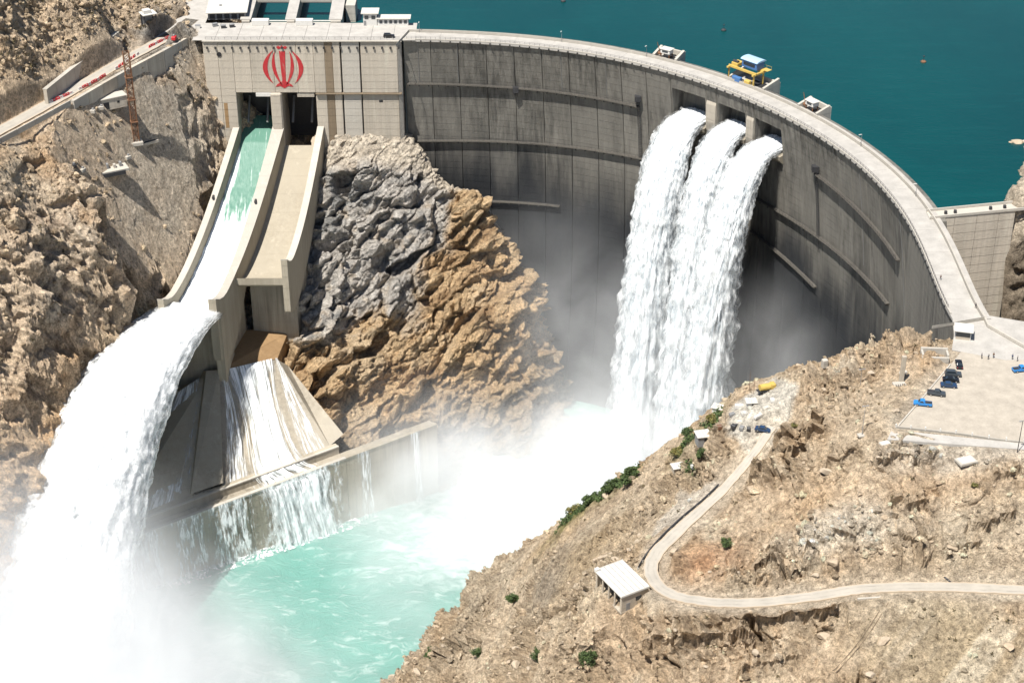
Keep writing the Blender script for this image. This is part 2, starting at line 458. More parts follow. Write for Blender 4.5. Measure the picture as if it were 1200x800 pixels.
def blob(V, c, r):
    d = ((V[:, :len(c)] - np.array(c)) / np.array(r)); return np.exp(-(d * d).sum(1))
def mixc(C, w, c): return C * (1 - w[:, None]) + np.array(c) * w[:, None]

def saw(x, sharp=0.14):
    """ledge profile: slow rise, sudden drop"""
    f = x - np.floor(x); return np.where(f < 1 - sharp, f / (1 - sharp), 1 - (f - 1 + sharp) / sharp) - 0.5
def rock_relief(V, seed, big, mid, small, bed_axis, bed_ang, bed=3.0, lw=1.15, bw=1.0, sc_=1.0, nw=1.0):
    """cracked, bedded rock: how far each point stands proud of the smooth slope (metres)"""
    Q = rot(V, bed_axis, bed_ang)
    warp = np.stack([fbm(V / 19, 4, 0.55, seed=seed + 30 + k) for k in range(3)], 1)
    warp2 = np.stack([fbm(V / 5, 3, 0.55, seed=seed + 36 + k) for k in range(3)], 1)
    n = fbm(V / 30, 6, 0.58, seed + 50, ridged=True)
    # beds of uneven thickness, coming and going along the strike
    hb = Q[:, 2] + warp[:, 0] * 5.0 + warp2[:, 0] * 0.9
    on1 = smooth01(fbm(V / 24, 3, seed=seed + 11), -0.25, 0.25); on2 = smooth01(fbm(V / 9, 3, seed=seed + 12), -0.3, 0.3)
    lay = saw(hb / (bed * 2.1)) * on1 * 1.2 + saw(hb / (bed * .62) + 3 * warp[:, 1]) * on2 * 0.5
    # joint blocks, each face tipped its own way
    def blocks(sc, wv, sd, e):
        f1, f2, cid, g = worley((Q + warp * wv + warp2 * wv * .16) / np.array(sc), sd)
        r1 = np.modf(cid * 91.7)[0] * 2 - 1; r2 = np.modf(cid * 57.3)[0] * 2 - 1; r3 = np.modf(cid * 23.9)[0] * 2 - 1
        tilt = g[:, 0] * r1 + g[:, 1] * r2 + g[:, 2] * r3
        ed = smooth01(f2 - f1, 0.0, e)
        return ((cid - .5) * 1.5 + tilt * 2.1) * (.45 + .55 * ed) - 0.22 * (1 - ed)
    var = smooth01(fbm(V / 16, 3, seed=seed + 13), -0.35, 0.35)
    z_ = lambda t: tuple(sc_ * q for q in t)
    b1 = blocks(z_((13, 10, 5.5)), 5, seed, 0.09); b2 = blocks(z_((4.6, 3.6, 2.1)), 2.2, seed + 9, 0.13); b3 = blocks(z_((1.9, 1.6, 1.0)), 1.2, seed + 19, 0.2)
    f = fbm(V / 2.6, 4, 0.65, seed + 60)
    global STRATA; i_ = np.floor(hb / .9 + .6 * warp2[:, 1]).astype(np.int64); STRATA = (_h3(i_, i_ * 0, i_ * 0, seed + 5) - .5) * 2 * smooth01(fbm(V / 20, 3, seed=seed + 14), -.25, .25)
    return big * (nw * n + 0.9 * bw * b1), mid * (bw * b2 * (.35 + .65 * var) + lw * lay), small * (0.8 * f + 0.9 * b3 * (1.15 - .8 * var))

# ---- left hillside -------------------------------------------------
a = []
for (x, y, z) in [(230, 40, -0.5), (150, 80, -0.5), (85, 118, -0.5), (0, 162, -0.5), (60, 120, -0.4), (160, 165, -19), (200, 120, -16), (225, 80, -10), (235, 100, -18), (240, 150, -35),
                  (215, 150, -30), (180, 200, -32), (230, 220, -50), (245, 250, -60), (225, 300, -70), (200, 350, -83), (190, 375, -88), (170, 390, -88),
                  (0, 100, 12), (0, 50, 24), (0, 0, 36), (60, 60, 12), (60, 0, 28), (110, 40, 12), (110, 0, 22), (150, 20, 8), (200, 5, 3), (140, 58, -0.4), (205, 25, -0.3)]:
    a.append(atz(x, y, z))
a += chain(0, 168, 0, [(190, .4), (230, .6), (280, 1.3), (350, 1.5), (470, 1.6), (560, 1.7), (620, 1.7), (700, 1.8)])[1:] + chain(70, 140, -3, [(190, .7), (230, .8), (270, 1.2), (340, 1.5), (400, 1.5), (460, 1.6), (520, 1.7)]) + chain(140, 122, -6, [(160, .9), (200, 1.0), (250, 1.2), (320, 1.5), (390, 1.6)]) + chain(-90, 200, 0, [(260, .6), (400, 1.4), (600, 1.7)])
a += [(-172, 440, -152), (-166, 425, -175), (-158, 488, -128), (-152, 476, -168), (-150, 520, -150), (-152, 500, -172), (-143, 562, -128), (-110, 600, -122), (-100, 640, -90), (-88, 600, -124), (-88, 665, -62), (-100, 662, -60), (-128, 668, -4),
      (-150, 720, 10), (-200, 700, 42), (-230, 640, 62), (-240, 560, 42), (-250, 480, -5), (-110, 722, -24), (-90, 760, -44), (-200, 760, 34), (-120, 640, -72), (-118, 620, -84), (-122, 600, -98), (-100, 560, -140), (-240, 440, -60)]
LEFT = Field(a, -250, -85, 420, 764, 1.0, 0.3)
UP_WALL = [atz(60, 122, -0.4), atz(100, 88, -0.4), atz(140, 58, -0.4)]
road_l = smooth_line([atz(-70, 196, 0), atz(0, 160, 0), atz(85, 113, 0), atz(150, 75, 0), atz(205, 45, 0), atz(235, 24, 0)], 10)
# centre line of the left road, moved half a width uphill
d = np.gradient(road_l[:, :2], axis=0); d /= np.hypot(*d.T)[:, None]
road_l[:, :2] += np.c_[-d[:, 1], d[:, 0]] * 3.6
road_l[:, 2] = 0.0
def left_ground():
    xs = np.arange(-246, -86, 0.42); ys = np.concatenate([np.arange(424, 470, 0.45), np.arange(470, 672, 0.27), np.arange(672, 764, 1.2)])
    gx, gy = np.meshgrid(xs, ys, indexing='ij'); nu, nv = gx.shape
    X, Y = gx.ravel(), gy.ravel()
    V = np.c_[X, Y, LEFT(X, Y)]
    nn = normals(V, nu, nv)
    rd, _ = seg_dist(V[:, :2], road_l[::3])
    on = smooth01(rd, 4.5, 11)
    V[:, 2] = V[:, 2] * smooth01(rd, 3.9, 5.2) + (-0.35) * (1 - smooth01(rd, 3.9, 5.2))
    bench = np.maximum(blob(V, (-172, 545, -9), (26, 16, 9)), 0)
    big, mid, sm = rock_relief(V, 3, 2.6, 1.5, 0.55, (0.25, -1, 0), R(48), 4.2, 1.3, 1.05, 1.5, 0.7)
    shot = np.clip(np.maximum(blob(V, (-143, 604, -28), (15, 30, 26)), blob(V, (-132, 630, -40), (10, 22, 26))) * 1.5, 0, 1)
    global SHOT; SHOT = shot
    rough = on * (1 - 0.75 * bench) * (1 - .62 * shot)
    disp = (big + mid) * rough + sm * (0.12 + 0.88 * rough)
    up = smooth01(V[:, 2], 2, 10)                                     # the slope over the road is loose scree: small stones
    disp = disp * (1 - 0.55 * up) + up * on * 0.9 * fbm(V / 1.7, 3, 0.6, 77)
    V += nn * disp[:, None] * 0.9
    # the cut for the chutes
    tc_ = np.clip((651.7 - V[:, 1]) / 83.0, 0, 1.08); fl = -46 - 38.5 * (1.5 * np.minimum(tc_, 1) - .5 * np.minimum(tc_, 1) ** 3); xl = -112.5 - 20.5 * tc_ - 2.6
    lim = np.where(V[:, 0] > xl, fl - 3.5, fl + 5.2 + (xl - V[:, 0]) * 2.4 + 1.2 * fbm(V / 5, 3, seed=2))
    cutm = (V[:, 1] < 653) & (V[:, 1] > 562) & (V[:, 0] > xl - 40)
    V[:, 2] = np.where(cutm, np.minimum(V[:, 2], lim), V[:, 2])
    # colours of the rock itself
    st_ = STRATA.copy(); C = np.tile([0.58, 0.465, 0.345], (len(V), 1))
    C = mixc(C, np.clip(st_, 0, 1) * .25 * rough, (0.28, 0.17, 0.11)); C = mixc(C, np.clip(-st_, 0, 1) * .5 * rough, (0.54, 0.45, 0.33))
    C = mixc(C, smooth01(fbm(V / 30, 4, seed=5), 0.0, 0.5) * 0.6, (0.44, 0.40, 0.34))
    C = mixc(C, smooth01(fbm(V / 17, 4, seed=8), 0.08, 0.5) * 0.8, (0.52, 0.34, 0.19))
    C = mixc(C, smooth01(fbm(V / 9, 4, seed=15), 0.15, 0.55) * 0.6, (0.52, 0.43, 0.32))
    C = mixc(C, np.clip(blob(V, (-140, 655, 8), (13, 16, 12)) * 1.6 + fbm(V / 7, 3, seed=4) * .25, 0, 1) * (V[:, 1] > 628), (0.17, 0.17, 0.165))
    C = mixc(C, np.clip(blob(V, (-140, 628, -25), (16, 18, 20)) * 1.2, 0, 1) * 0.6, (0.40, 0.37, 0.32))
    low = smooth01(-V[:, 2], 50, 95) * smooth01(-V[:, 0], 120, 160)
    C = mixc(C, low * 0.5, (0.50, 0.33, 0.18))
    C = mixc(C, up * 0.6, (0.50, 0.385, 0.265))
    C = mixc(C, shot * .7, (0.50, 0.445, 0.37))
    C = mixc(C, bench * 0.7, (0.47, 0.41, 0.32))
    me = grid_mesh('hillside', V, nu, nv, smooth=False, flip=False); set_color(me, 'rock', C)
    tag(link_mesh('hillside', me, M_ROCK), kind='structure')
    return V.reshape(nu, nv, 3)
LG = left_ground()

# ---- rock spur between the chutes and the arch ---------------------
a = []
for p in [(425, 172, 648), (390, 172, 648), (465, 174, 649), (400, 200, 645), (460, 200, 645), (400, 250, 636), (460, 260, 634), (400, 300, 628), (440, 350, 618), (370, 300, 624), (350, 350, 610), (340, 400, 600), (335, 430, 592),
          (370, 470, 586), (410, 515, 577), (450, 440, 604), (480, 500, 588), (530, 540, 586), (420, 400, 608), (520, 420, 610), (560, 480, 606), (600, 500, 608), (500, 250, 640), (540, 320, 630), (590, 400, 620), (500, 340, 624), (470, 470, 598)]:
    a.append(aty(*p))
ridge = [aty(*p) for p in [(490, 183, 648), (545, 225, 645), (583, 280, 640), (612, 350, 632), (626, 410, 625), (634, 450, 622)]]
for q in ridge: a += [q, q + np.array([9, 10, -20]), q + np.array([22, 14, -62])]
a += [(-95, 600, -120), (-92, 630, -92), (-86, 648, -72), (-100, 580, -132), (-60, 664, -46), (-44, 668, -52), (-60, 560, -178), (-20, 565, -184), (20, 585, -184), (-100, 540, -178), (20, 660, -170), (25, 620, -178)]
SPUR = Field(a, -112, 28, 545, 668, 1.0, 0.4)
def spur_ground():
    xs = np.arange(-110, 27, 0.30); ys = np.arange(548, 667, 0.26)
    gx, gy = np.meshgrid(xs, ys, indexing='ij'); nu, nv = gx.shape
    X, Y = gx.ravel(), gy.ravel(); V = np.c_[X, Y, SPUR(X, Y)]; nn = normals(V, nu, nv)
    big, mid, sm = rock_relief(V, 41, 3.4, 1.9, 0.85, (0.3, 1, 0), R(40), 6.5, 0.9, 1.25, 1.8, 0.55)
    cap = smooth01(V[:, 1], 643.5, 647)
    V += nn * ((big + mid) * (1 - 0.85 * cap) + sm)[:, None]
    st_ = STRATA.copy(); C = np.tile([0.48, 0.345, 0.205], (len(V), 1))
    C = mixc(C, np.clip(st_, 0, 1) * .6, (0.24, 0.16, 0.095)); C = mixc(C, np.clip(-st_, 0, 1) * .5, (0.52, 0.40, 0.26))
    C = mixc(C, smooth01(fbm(V / 15, 4, seed=71), 0.0, 0.45) * 0.75, (0.47, 0.37, 0.25))
    C = mixc(C, smooth01(fbm(V / 10, 4, seed=72), 0.1, 0.5) * 0.7, (0.29, 0.185, 0.10))
    gw = smooth01(-28 - V[:, 0] + 16 * fbm(V / 16, 3, seed=73) + (V[:, 2] + 78) * 0.10, -3, 9) * smooth01(V[:, 2] + 108 + 12 * fbm(V / 14, 3, seed=75), -4, 6)
    g = mixc(np.tile([0.42, 0.40, 0.375], (len(V), 1)), smooth01(fbm(V / 8, 4, seed=74), 0.0, 0.5), (0.25, 0.255, 0.255))
    g = mixc(g, smooth01(fbm(V / 5, 4, seed=76), 0.1, 0.5) * .55, (0.44, 0.36, 0.27))
    C = C * (1 - gw[:, None] * .95) + g * gw[:, None] * .95
    C = mixc(C, cap, (0.52, 0.46, 0.38))
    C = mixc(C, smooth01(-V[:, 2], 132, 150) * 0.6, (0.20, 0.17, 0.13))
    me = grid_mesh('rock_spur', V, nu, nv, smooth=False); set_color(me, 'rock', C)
    tag(link_mesh('rock_spur', me, M_ROCK), kind='structure')
spur_ground()

# ---- right hillside ------------------------------------------------
LOT = [atz(1050, 500, 0), atz(1075, 470, 0), atz(1112, 425, 0), atz(1122, 400, 0), atz(1200, 392, 0), atz(1290, 470, 0), atz(1290, 530, 0), atz(1200, 530, 0), atz(1120, 516, 0)]
road_r = smooth_line([atz(905, 500, -16), atz(880, 535, -21), atz(846, 575, -27), atz(800, 617, -31), atz(768, 650, -33), atz(764, 675, -33.5), atz(785, 695, -33), atz(825, 704, -31.5), atz(880, 706, -29.5), atz(950, 699, -27), atz(1010, 690, -25), atz(1090, 687, -23.2), atz(1200, 691, -22), atz(1330, 697, -21)], 10)
PAD = [atz(862, 468, -16.5), atz(905, 452, -16), atz(930, 478, -15.5), atz(915, 508, -15.8), atz(880, 512, -16), atz(858, 495, -16.5)]
SPOIL = [atz(800, 568, -30), atz(855, 572, -27), atz(800, 617, -31.5), atz(768, 622, -35), atz(775, 600, -35)]
a = []
for (x, y, z) in [(1060, 508, 0), (1130, 440, 0), (1200, 470, 0), (1100, 480, 0), (1160, 420, 0), (1280, 480, 0), (1060, 405, 1.0), (1010, 470, -3), (1050, 440, -0.5), (1000, 430, -3), (960, 425, -7), (960, 455, -5), (925, 490, -12),
                  (890, 460, -16), (885, 500, -16), (865, 490, -17), (870, 455, -18), (830, 490, -28), (820, 510, -30), (790, 560, -38), (760, 540, -50), (760, 600, -43), (720, 620, -52), (700, 590, -66), (640, 625, -95), (560, 690, -135), (500, 760, -152), (455, 800, -162),
                  (846, 575, -27.5), (800, 617, -31.5), (764, 665, -33.8), (785, 695, -33.4), (880, 706, -29.9), (729, 684, -38), (715, 680, -40), (660, 700, -60), (650, 660, -68), (600, 760, -92), (600, 720, -99), (600, 800, -86), (530, 800, -125), (530, 760, -136), (700, 660, -52), (690, 620, -64), (850, 640, -28), (860, 545, -22), (850, 672, -29)]:
    a.append(atz(x, y, z))
for c in [chain(1300, 535, 0, [(570, .5), (620, .7), (692, .8), (700, .1), (740, .8), (800, .6)]), chain(1200, 529, -.3, [(560, .5), (600, .75), (650, .85), (682, .95), (695, .06), (704, .2), (720, .9), (760, .65), (800, .6)]), chain(1100, 515, -.3, [(545, .5), (600, .75), (650, .8), (678, .95), (692, .06), (704, .2), (722, .9), (760, .65), (800, .6)]),
          chain(1000, 505, -3, [(560, .5), (600, .6), (640, .55), (668, .75), (683, .5), (697, .06), (712, .3), (735, 1.0), (770, .6), (800, .6)]), chain(950, 500, -9, [(540, .45), (600, .35), (650, .32), (680, .4), (703, .08), (716, .3), (742, 1.0), (775, .65), (800, .6)]),
          chain(880, 714, -30, [(726, .4), (756, 1.0), (780, .7), (800, .6)]), chain(800, 712, -33, [(740, .8), (770, .7), (800, .65)]), chain(729, 700, -39, [(740, .8), (770, .85), (800, .9)])]: a += c
a += [(0, 505, -176), (-40, 472, -180), (30, 525, -178), (-62, 448, -180), (118, 442, -30), (110, 460, -70), (90, 470, -92), (60, 480, -112), (100, 520, -132), (40, 500, -155), (100, 288, -52), (0, 320, -92), (60, 295, -66), (150, 285, -46),
      (180, 400, 0), (180, 350, -10), (175, 440, -6), (150, 452, -36), (150, 482, -46), (135, 445, -40), (172, 470, -30), (-60, 400, -172), (-40, 360, -155)]
RIGHT = Field(a, -72, 178, 270, 500, 1.0, 0.15)
ST_DIP = R(-33)
def RQ(px, py):
    """first spot of the smooth right slope along a survey line of sight"""
    d = _ray(px, py); k = np.arange(300, 660, .25); p = np.array([0, 0, CAM_H]) + d[None] * k[:, None]
    hit = np.nonzero(p[:, 2] < RIGHT(p[:, 0], p[:, 1]))[0]
    return p[hit[0]] if len(hit) else atz(px, py, -30)
LEDGES = [([RQ(868, 742), RQ(905, 728), RQ(960, 722), RQ(1004, 706)], 4.6, 6), ([RQ(745, 772), RQ(800, 752), RQ(850, 748), RQ(905, 752)], 3.8, 5), ([RQ(860, 662), RQ(905, 672), RQ(968, 663)], 3.4, 4),
          ([RQ(915, 552), RQ(945, 522), RQ(985, 502)], 3.6, 4), ([RQ(905, 524), RQ(940, 505), RQ(968, 490)], 3.0, 4), ([RQ(930, 640), RQ(985, 632), RQ(1040, 628)], 2.0, 4), ([RQ(1120, 628), RQ(1160, 618), RQ(1195, 606)], 2.4, 4),
          ([RQ(1012, 548), RQ(1060, 540), RQ(1120, 545)], 2.2, 4), ([RQ(820, 520), RQ(850, 508), RQ(866, 500)], 1.8, 3), ([RQ(612, 745), RQ(660, 715), RQ(700, 690)], 2.2, 5), ([RQ(500, 790), RQ(540, 768), RQ(590, 738)], 2.4, 6), ([RQ(838, 676), RQ(880, 684), RQ(925, 682)], 1.8, 3), ([RQ(880, 652), RQ(930, 655), RQ(985, 646)], 1.8, 3), ([RQ(1030, 607), RQ(1065, 600), RQ(1100, 590)], 1.8, 4), ([RQ(955, 560), RQ(985, 545), RQ(1010, 520)], 2.0, 4), ([RQ(880, 575), RQ(915, 565), RQ(945, 545)], 1.6, 3), ([RQ(1060, 655), RQ(1110, 650), RQ(1160, 640)], 1.6, 4), ([RQ(1150, 570), RQ(1180, 560), RQ(1210, 556)], 1.6, 4), ([RQ(850, 790), RQ(900, 775), RQ(950, 770)], 2.2, 5), ([RQ(640, 790), RQ(690, 760), RQ(730, 735)], 2.0, 4), ([RQ(745, 652), RQ(730, 630)], 1.0, 3)]
def right_ground():
    xs = np.arange(-66, 174, 0.36); ys = np.concatenate([np.arange(296, 474, 0.30), np.arange(474, 500, 1.0)])
    gx, gy = np.meshgrid(xs, ys, indexing='ij'); nu, nv = gx.shape
    X, Y = gx.ravel(), gy.ravel(); V = np.c_[X, Y, RIGHT(X, Y)]; nn = normals(V, nu, nv)
    P2 = V[:, :2]
    rl = road_r[::2]
    rd, rp = seg_dist(P2, rl)
    k = np.clip(rp.astype(int), 0, len(rl) - 2); rz = rl[k, 2] + (rl[k + 1, 2] - rl[k, 2]) * (rp - k)
    keep = smooth01(rd, 3.2, 7.0)
    flat = []
    for poly, z in ((LOT, -0.25), (PAD, None), (SPOIL, None)):
        dd, _ = seg_dist(P2, poly, True); ins = in_poly(P2, poly)
        flat.append((np.where(ins, 0.0, dd), z))
    bpad = np.array(atz(729, 684, -38))[:2]
    bd = np.hypot(*(P2 - bpad).T)
    rough = keep * smooth01(flat[0][0], 0.3, 5) * (0.2 + 0.8 * smooth01(flat[1][0], 0.0, 3)) * (0.25 + 0.75 * smooth01(flat[2][0], 0, 3)) * smooth01(bd, 6, 11)
    big, mid, sm = rock_relief(V, 91, 2.6, 2.4, 0.6, (0.35, 1, 0.0), ST_DIP, 3.8, 1.9, 0.8, 1.4, 0.8)
    # broken, bedded ledges in some belts, smoother earth elsewhere
    led = smooth01(fbm(V / 30, 4, seed=131), -0.12, 0.22)
    for (px, py), r, w in [((975, 440), (15, 11, 10), .9), ((900, 745), (24, 14, 12), .5), ((1090, 640), (30, 12, 12), .35), ((900, 660), (16, 12, 12), .6), ((640, 740), (16, 24, 30), .5), ((1100, 760), (22, 22, 14), -1.0), ((1200, 770), (26, 30, 14), -1.0), ((985, 612), (18, 8, 8), -1.2), ((1000, 535), (12, 8, 8), -0.4), ((600, 690), (22, 24, 30), -0.7)]:
        led = led + w * blob(V, RQ(px, py), r)
    led = np.clip(led, 0.05, 1.3)
    disp = (big * (0.35 + 0.65 * led) + mid * led) * rough + sm * (0.10 + 0.55 * rough + 0.5 * led * rough)
    jit = np.c_[fbm(V / 5, 4, 0.6, 201), fbm(V / 5, 4, 0.6, 202)] * 2.4 + np.c_[fbm(V / 1.6, 2, 0.6, 203), fbm(V / 1.6, 2, 0.6, 204)] * .7
    lip_ = np.zeros(len(V)); lipd = np.zeros(len(V))
    for pl, A_l, fall in LEDGES:
        pl = smooth_line(pl, 5); dd, pp = seg_dist(P2 + jit, pl); dd0 = dd
        kk = np.clip(pp.astype(int), 0, len(pl) - 2); tg = pl[kk + 1, :2] - pl[kk, :2]; tg /= np.hypot(*tg.T)[:, None] + 1e-9
        rel = P2 + jit - (pl[kk, :2] + tg * ((P2 + jit - pl[kk, :2]) * tg).sum(1)[:, None]); up_ = (rel * np.c_[-tg[:, 1], tg[:, 0]]).sum(1)
        ends = smooth01(pp, 0, 2.5) * smooth01(len(pl) - 1 - pp, 0, 2.5)
        top = np.where(up_ > 0, np.exp(-up_ / fall), 0) * smooth01(up_, 0.0, 0.5) * ends * (dd < fall * 4)
        foot = np.where(up_ <= 0, np.exp(up_ / 2.2), 0) * ends * (dd < fall * 4)
        V[:, 2] += A_l * top - .35 * A_l * foot
        push = (top > .55) * smooth01(top, .55, .95) * A_l * .55
        V[:, 0] += tg[:, 1] * push; V[:, 1] -= tg[:, 0] * push
        led = np.maximum(led, np.clip(top + foot * .6, 0, 1)); lip_ = np.maximum(lip_, top)
    rough = np.maximum(rough, np.minimum(lip_ * 1.2, keep))
    disp = (big * (0.20 + 0.80 * led) + mid * led) * rough + sm * (0.16 + 0.30 * rough + 0.75 * led * rough)
    V += nn * disp[:, None]
    # dome of rock by the gate of the pad
    V[:, 2] = V[:, 2] * keep + (rz - 0.20) * (1 - keep)
    w0 = smooth01(flat[0][0], 0.2, 2.5); V[:, 2] = V[:, 2] * w0 + (-0.28) * (1 - w0)
    wb = smooth01(bd, 6.0, 11); V[:, 2] = V[:, 2] * wb + (-39.0) * (1 - wb)
    st_ = STRATA.copy(); C = np.tile([0.53, 0.43, 0.315], (len(V), 1))
    C = mixc(C, np.clip(st_, 0, 1) * .75 * np.clip(led * 1.3, .1, 1), (0.23, 0.165, 0.105)); C = mixc(C, np.clip(-st_, 0, 1) * .6 * np.clip(led * 1.3, .15, 1), (0.55, 0.47, 0.36))
    C = mixc(C, smooth01(fbm(V / 34, 4, seed=6), 0.0, 0.45) * 0.75, (0.56, 0.43, 0.30))
    C = mixc(C, smooth01(fbm(V / 20, 4, seed=9), 0.1, 0.5) * 0.7, (0.46, 0.325, 0.20))
    C = mixc(C, smooth01(fbm(V / 11, 4, seed=16), 0.12, 0.55) * 0.8, (0.53, 0.45, 0.34))
    C = mixc(C, smooth01(fbm(V / 7, 3, seed=18), 0.25, 0.6) * 0.5, (0.33, 0.25, 0.17))
    C = mixc(C, np.clip(led, 0, 1) * .5 * smooth01(fbm(V / 9, 3, seed=37), -.45, .2), (0.335, 0.245, 0.155))
    for (px, py), r, w, cc in [((1000, 612), (15, 7, 8), 1.0, (0.64, 0.57, 0.47)), ((960, 628), (9, 5, 6), .9, (0.64, 0.57, 0.47)), ((985, 430), (6, 5, 4), .85, (0.62, 0.54, 0.43)), ((1110, 760), (12, 20, 12), .55, (0.46, 0.39, 0.27)), ((1060, 745), (8, 10, 10), .5, (0.56, 0.48, 0.37)), ((830, 655), (8, 6, 6), .8, (0.52, 0.30, 0.17)), ((960, 590), (14, 5, 8), .4, (0.48, 0.31, 0.16)), ((1080, 570), (16, 6, 8), .45, (0.48, 0.30, 0.16)),
                        ((660, 650), (22, 24, 30), .6, (0.31, 0.26, 0.195)), ((690, 650), (14, 12, 16), .5, (0.40, 0.30, 0.18)), ((560, 720), (25, 25, 24), .6, (0.33, 0.285, 0.22)), ((640, 690), (10, 9, 9), .6, (0.22, 0.19, 0.155))]:
        c = RQ(px, py)
        C = mixc(C, np.clip(blob(V, c, r) * (1.2 + 0.8 * fbm(V / 6, 3, seed=21)), 0, 1) * w, cc)
    for k2, cc in ((1, (0.60, 0.56, 0.49)), (2, (0.56, 0.50, 0.42))):
        C = mixc(C, 1 - smooth01(flat[k2][0], 0.0, 2.0), cc)
    C = mixc(C, (1 - smooth01(flat[0][0], 0, 5)) * 0.6, (0.52, 0.45, 0.36))
    C = mixc(C, (1 - smooth01(rd, 2.5, 6.5)) * 0.6, (0.52, 0.45, 0.36))
    # raked tailings: pale and brown bands running down the bare slope
    a0, a1 = RQ(1040, 705)[:2], RQ(965, 798)[:2]; ax_ = (a1 - a0) / np.hypot(*(a1 - a0)); cr = (P2 - a0) @ np.array([-ax_[1], ax_[0]]); al = (P2 - a0) @ ax_
    bw = np.clip(blob(V, RQ(1120, 765), (26, 24, 16)) * 1.5, 0, 1) * smooth01(-V[:, 2], 22, 27)
    sb_ = fbm(np.c_[cr / 3.2, al / 60, cr * 0], 4, 0.6, 33)
    C = mixc(C, bw * smooth01(sb_, -.1, .4) * .8, (0.58, 0.50, 0.38)); C = mixc(C, bw * smooth01(-sb_, 0, .4) * .6, (0.36, 0.28, 0.18))
    C = mixc(C, np.clip(blob(V, RQ(1130, 535), (24, 5, 4)) * 1.4 * (1 + fbm(V / 6, 3, seed=35)), 0, 1) * .8, (0.58, 0.51, 0.42))
    C = mixc(C, np.clip(blob(V, RQ(1120, 615), (26, 8, 8)) * (1 + fbm(V / 6, 3, seed=36)), 0, 1) * .5, (0.56, 0.48, 0.37))
    # mossy grass patches near the gorge edge
    for (px, py), r in [((690, 592), (12, 7, 14)), ((725, 570), (8, 5, 8)), ((660, 618), (9, 7, 14)), ((805, 525), (6, 5, 7)), ((835, 492), (5, 4, 6)), ((815, 548), (4, 4, 6))]:
        c = RQ(px, py)
        C = mixc(C, np.clip(blob(V, c, r) * (1.0 + fbm(V / 4, 3, seed=24)), 0, 1) * 0.75, (0.16, 0.155, 0.06))
    me = grid_mesh('hillside', V, nu, nv, smooth=False); set_color(me, 'rock', C)
    tag(link_mesh('hillside', me, M_ROCK), kind='structure')
    global RMASK; RMASK = rough * keep * smooth01(flat[0][0], .5, 3), led, C
    return V.reshape(nu, nv, 3), xs, ys
RG, RXS, RYS = right_ground()
from mathutils.bvhtree import BVHTree
def _ground_bvh(G, st=3):
    g = G[::st, ::st]; nu, nv = g.shape[:2]
    i = (np.arange(nu - 1)[:, None] * nv + np.arange(nv - 1)[None, :]).ravel()
    return BVHTree.FromPolygons(g.reshape(-1, 3).tolist(), np.stack([i, i + nv, i + nv + 1, i + 1], 1).tolist())
RBVH = _ground_bvh(RG)
def on_right(px, py):
    """the spot of the right hillside seen at a survey pixel"""
    d = Vector(_ray(px, py)).normalized(); h = RBVH.ray_cast(Vector((0, 0, CAM_H)), d)[0]
    return np.array(h if h is not None else atz(px, py, -40))
def drop_right(x, y):
    h = RBVH.ray_cast(Vector((x, y, 300)), Vector((0, 0, -1)))[0]; return h.z if h is not None else -40.0

# ---- far right abutment behind the wing wall -----------------------
a = [(162, 498, -4), (175, 500, 6), (161.5, 494, -22), (163, 486, -48), (176, 480, -48), (178, 500, 6), (192, 525, 12), (166, 512, -3), (166, 530, -14), (200, 480, -40), (200, 500, 4), (170, 497, -2), (200, 540, 14), (170, 560, -22)]
ABUT = Field(a, 158, 214, 474, 566, 1.5, 0.2)
def abut_ground():
    xs = np.arange(161.5, 212, 0.4); ys = np.concatenate([np.arange(476, 506, 0.22), np.arange(506, 562, 0.6)])
    gx, gy = np.meshgrid(xs, ys, indexing='ij'); nu, nv = gx.shape
    X, Y = gx.ravel(), gy.ravel(); V = np.c_[X, Y, ABUT(X, Y)]; nn = normals(V, nu, nv)
    big, mid, sm = rock_relief(V, 141, 1.3, 0.8, 0.4, (0.8, 0.4, 0), R(40), 3)
    V += nn * (big + mid + sm)[:, None] * smooth01(V[:, 0], 161.5, 165)[:, None]
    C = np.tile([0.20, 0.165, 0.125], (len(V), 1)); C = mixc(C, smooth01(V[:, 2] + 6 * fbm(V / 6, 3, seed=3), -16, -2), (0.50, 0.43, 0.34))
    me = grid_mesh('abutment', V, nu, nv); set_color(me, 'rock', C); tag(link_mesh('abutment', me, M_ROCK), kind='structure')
abut_ground()

# ---- ground to the horizon -----------------------------------------
g = MB(); 
g.add([(-6000, -6000, -186), (6000, -6000, -186), (6000, 9000, -186), (-6000, 9000, -186)], [(0, 1, 2, 3)])
go = part('ground', g, M_BOULDER); tag(go, kind='structure')

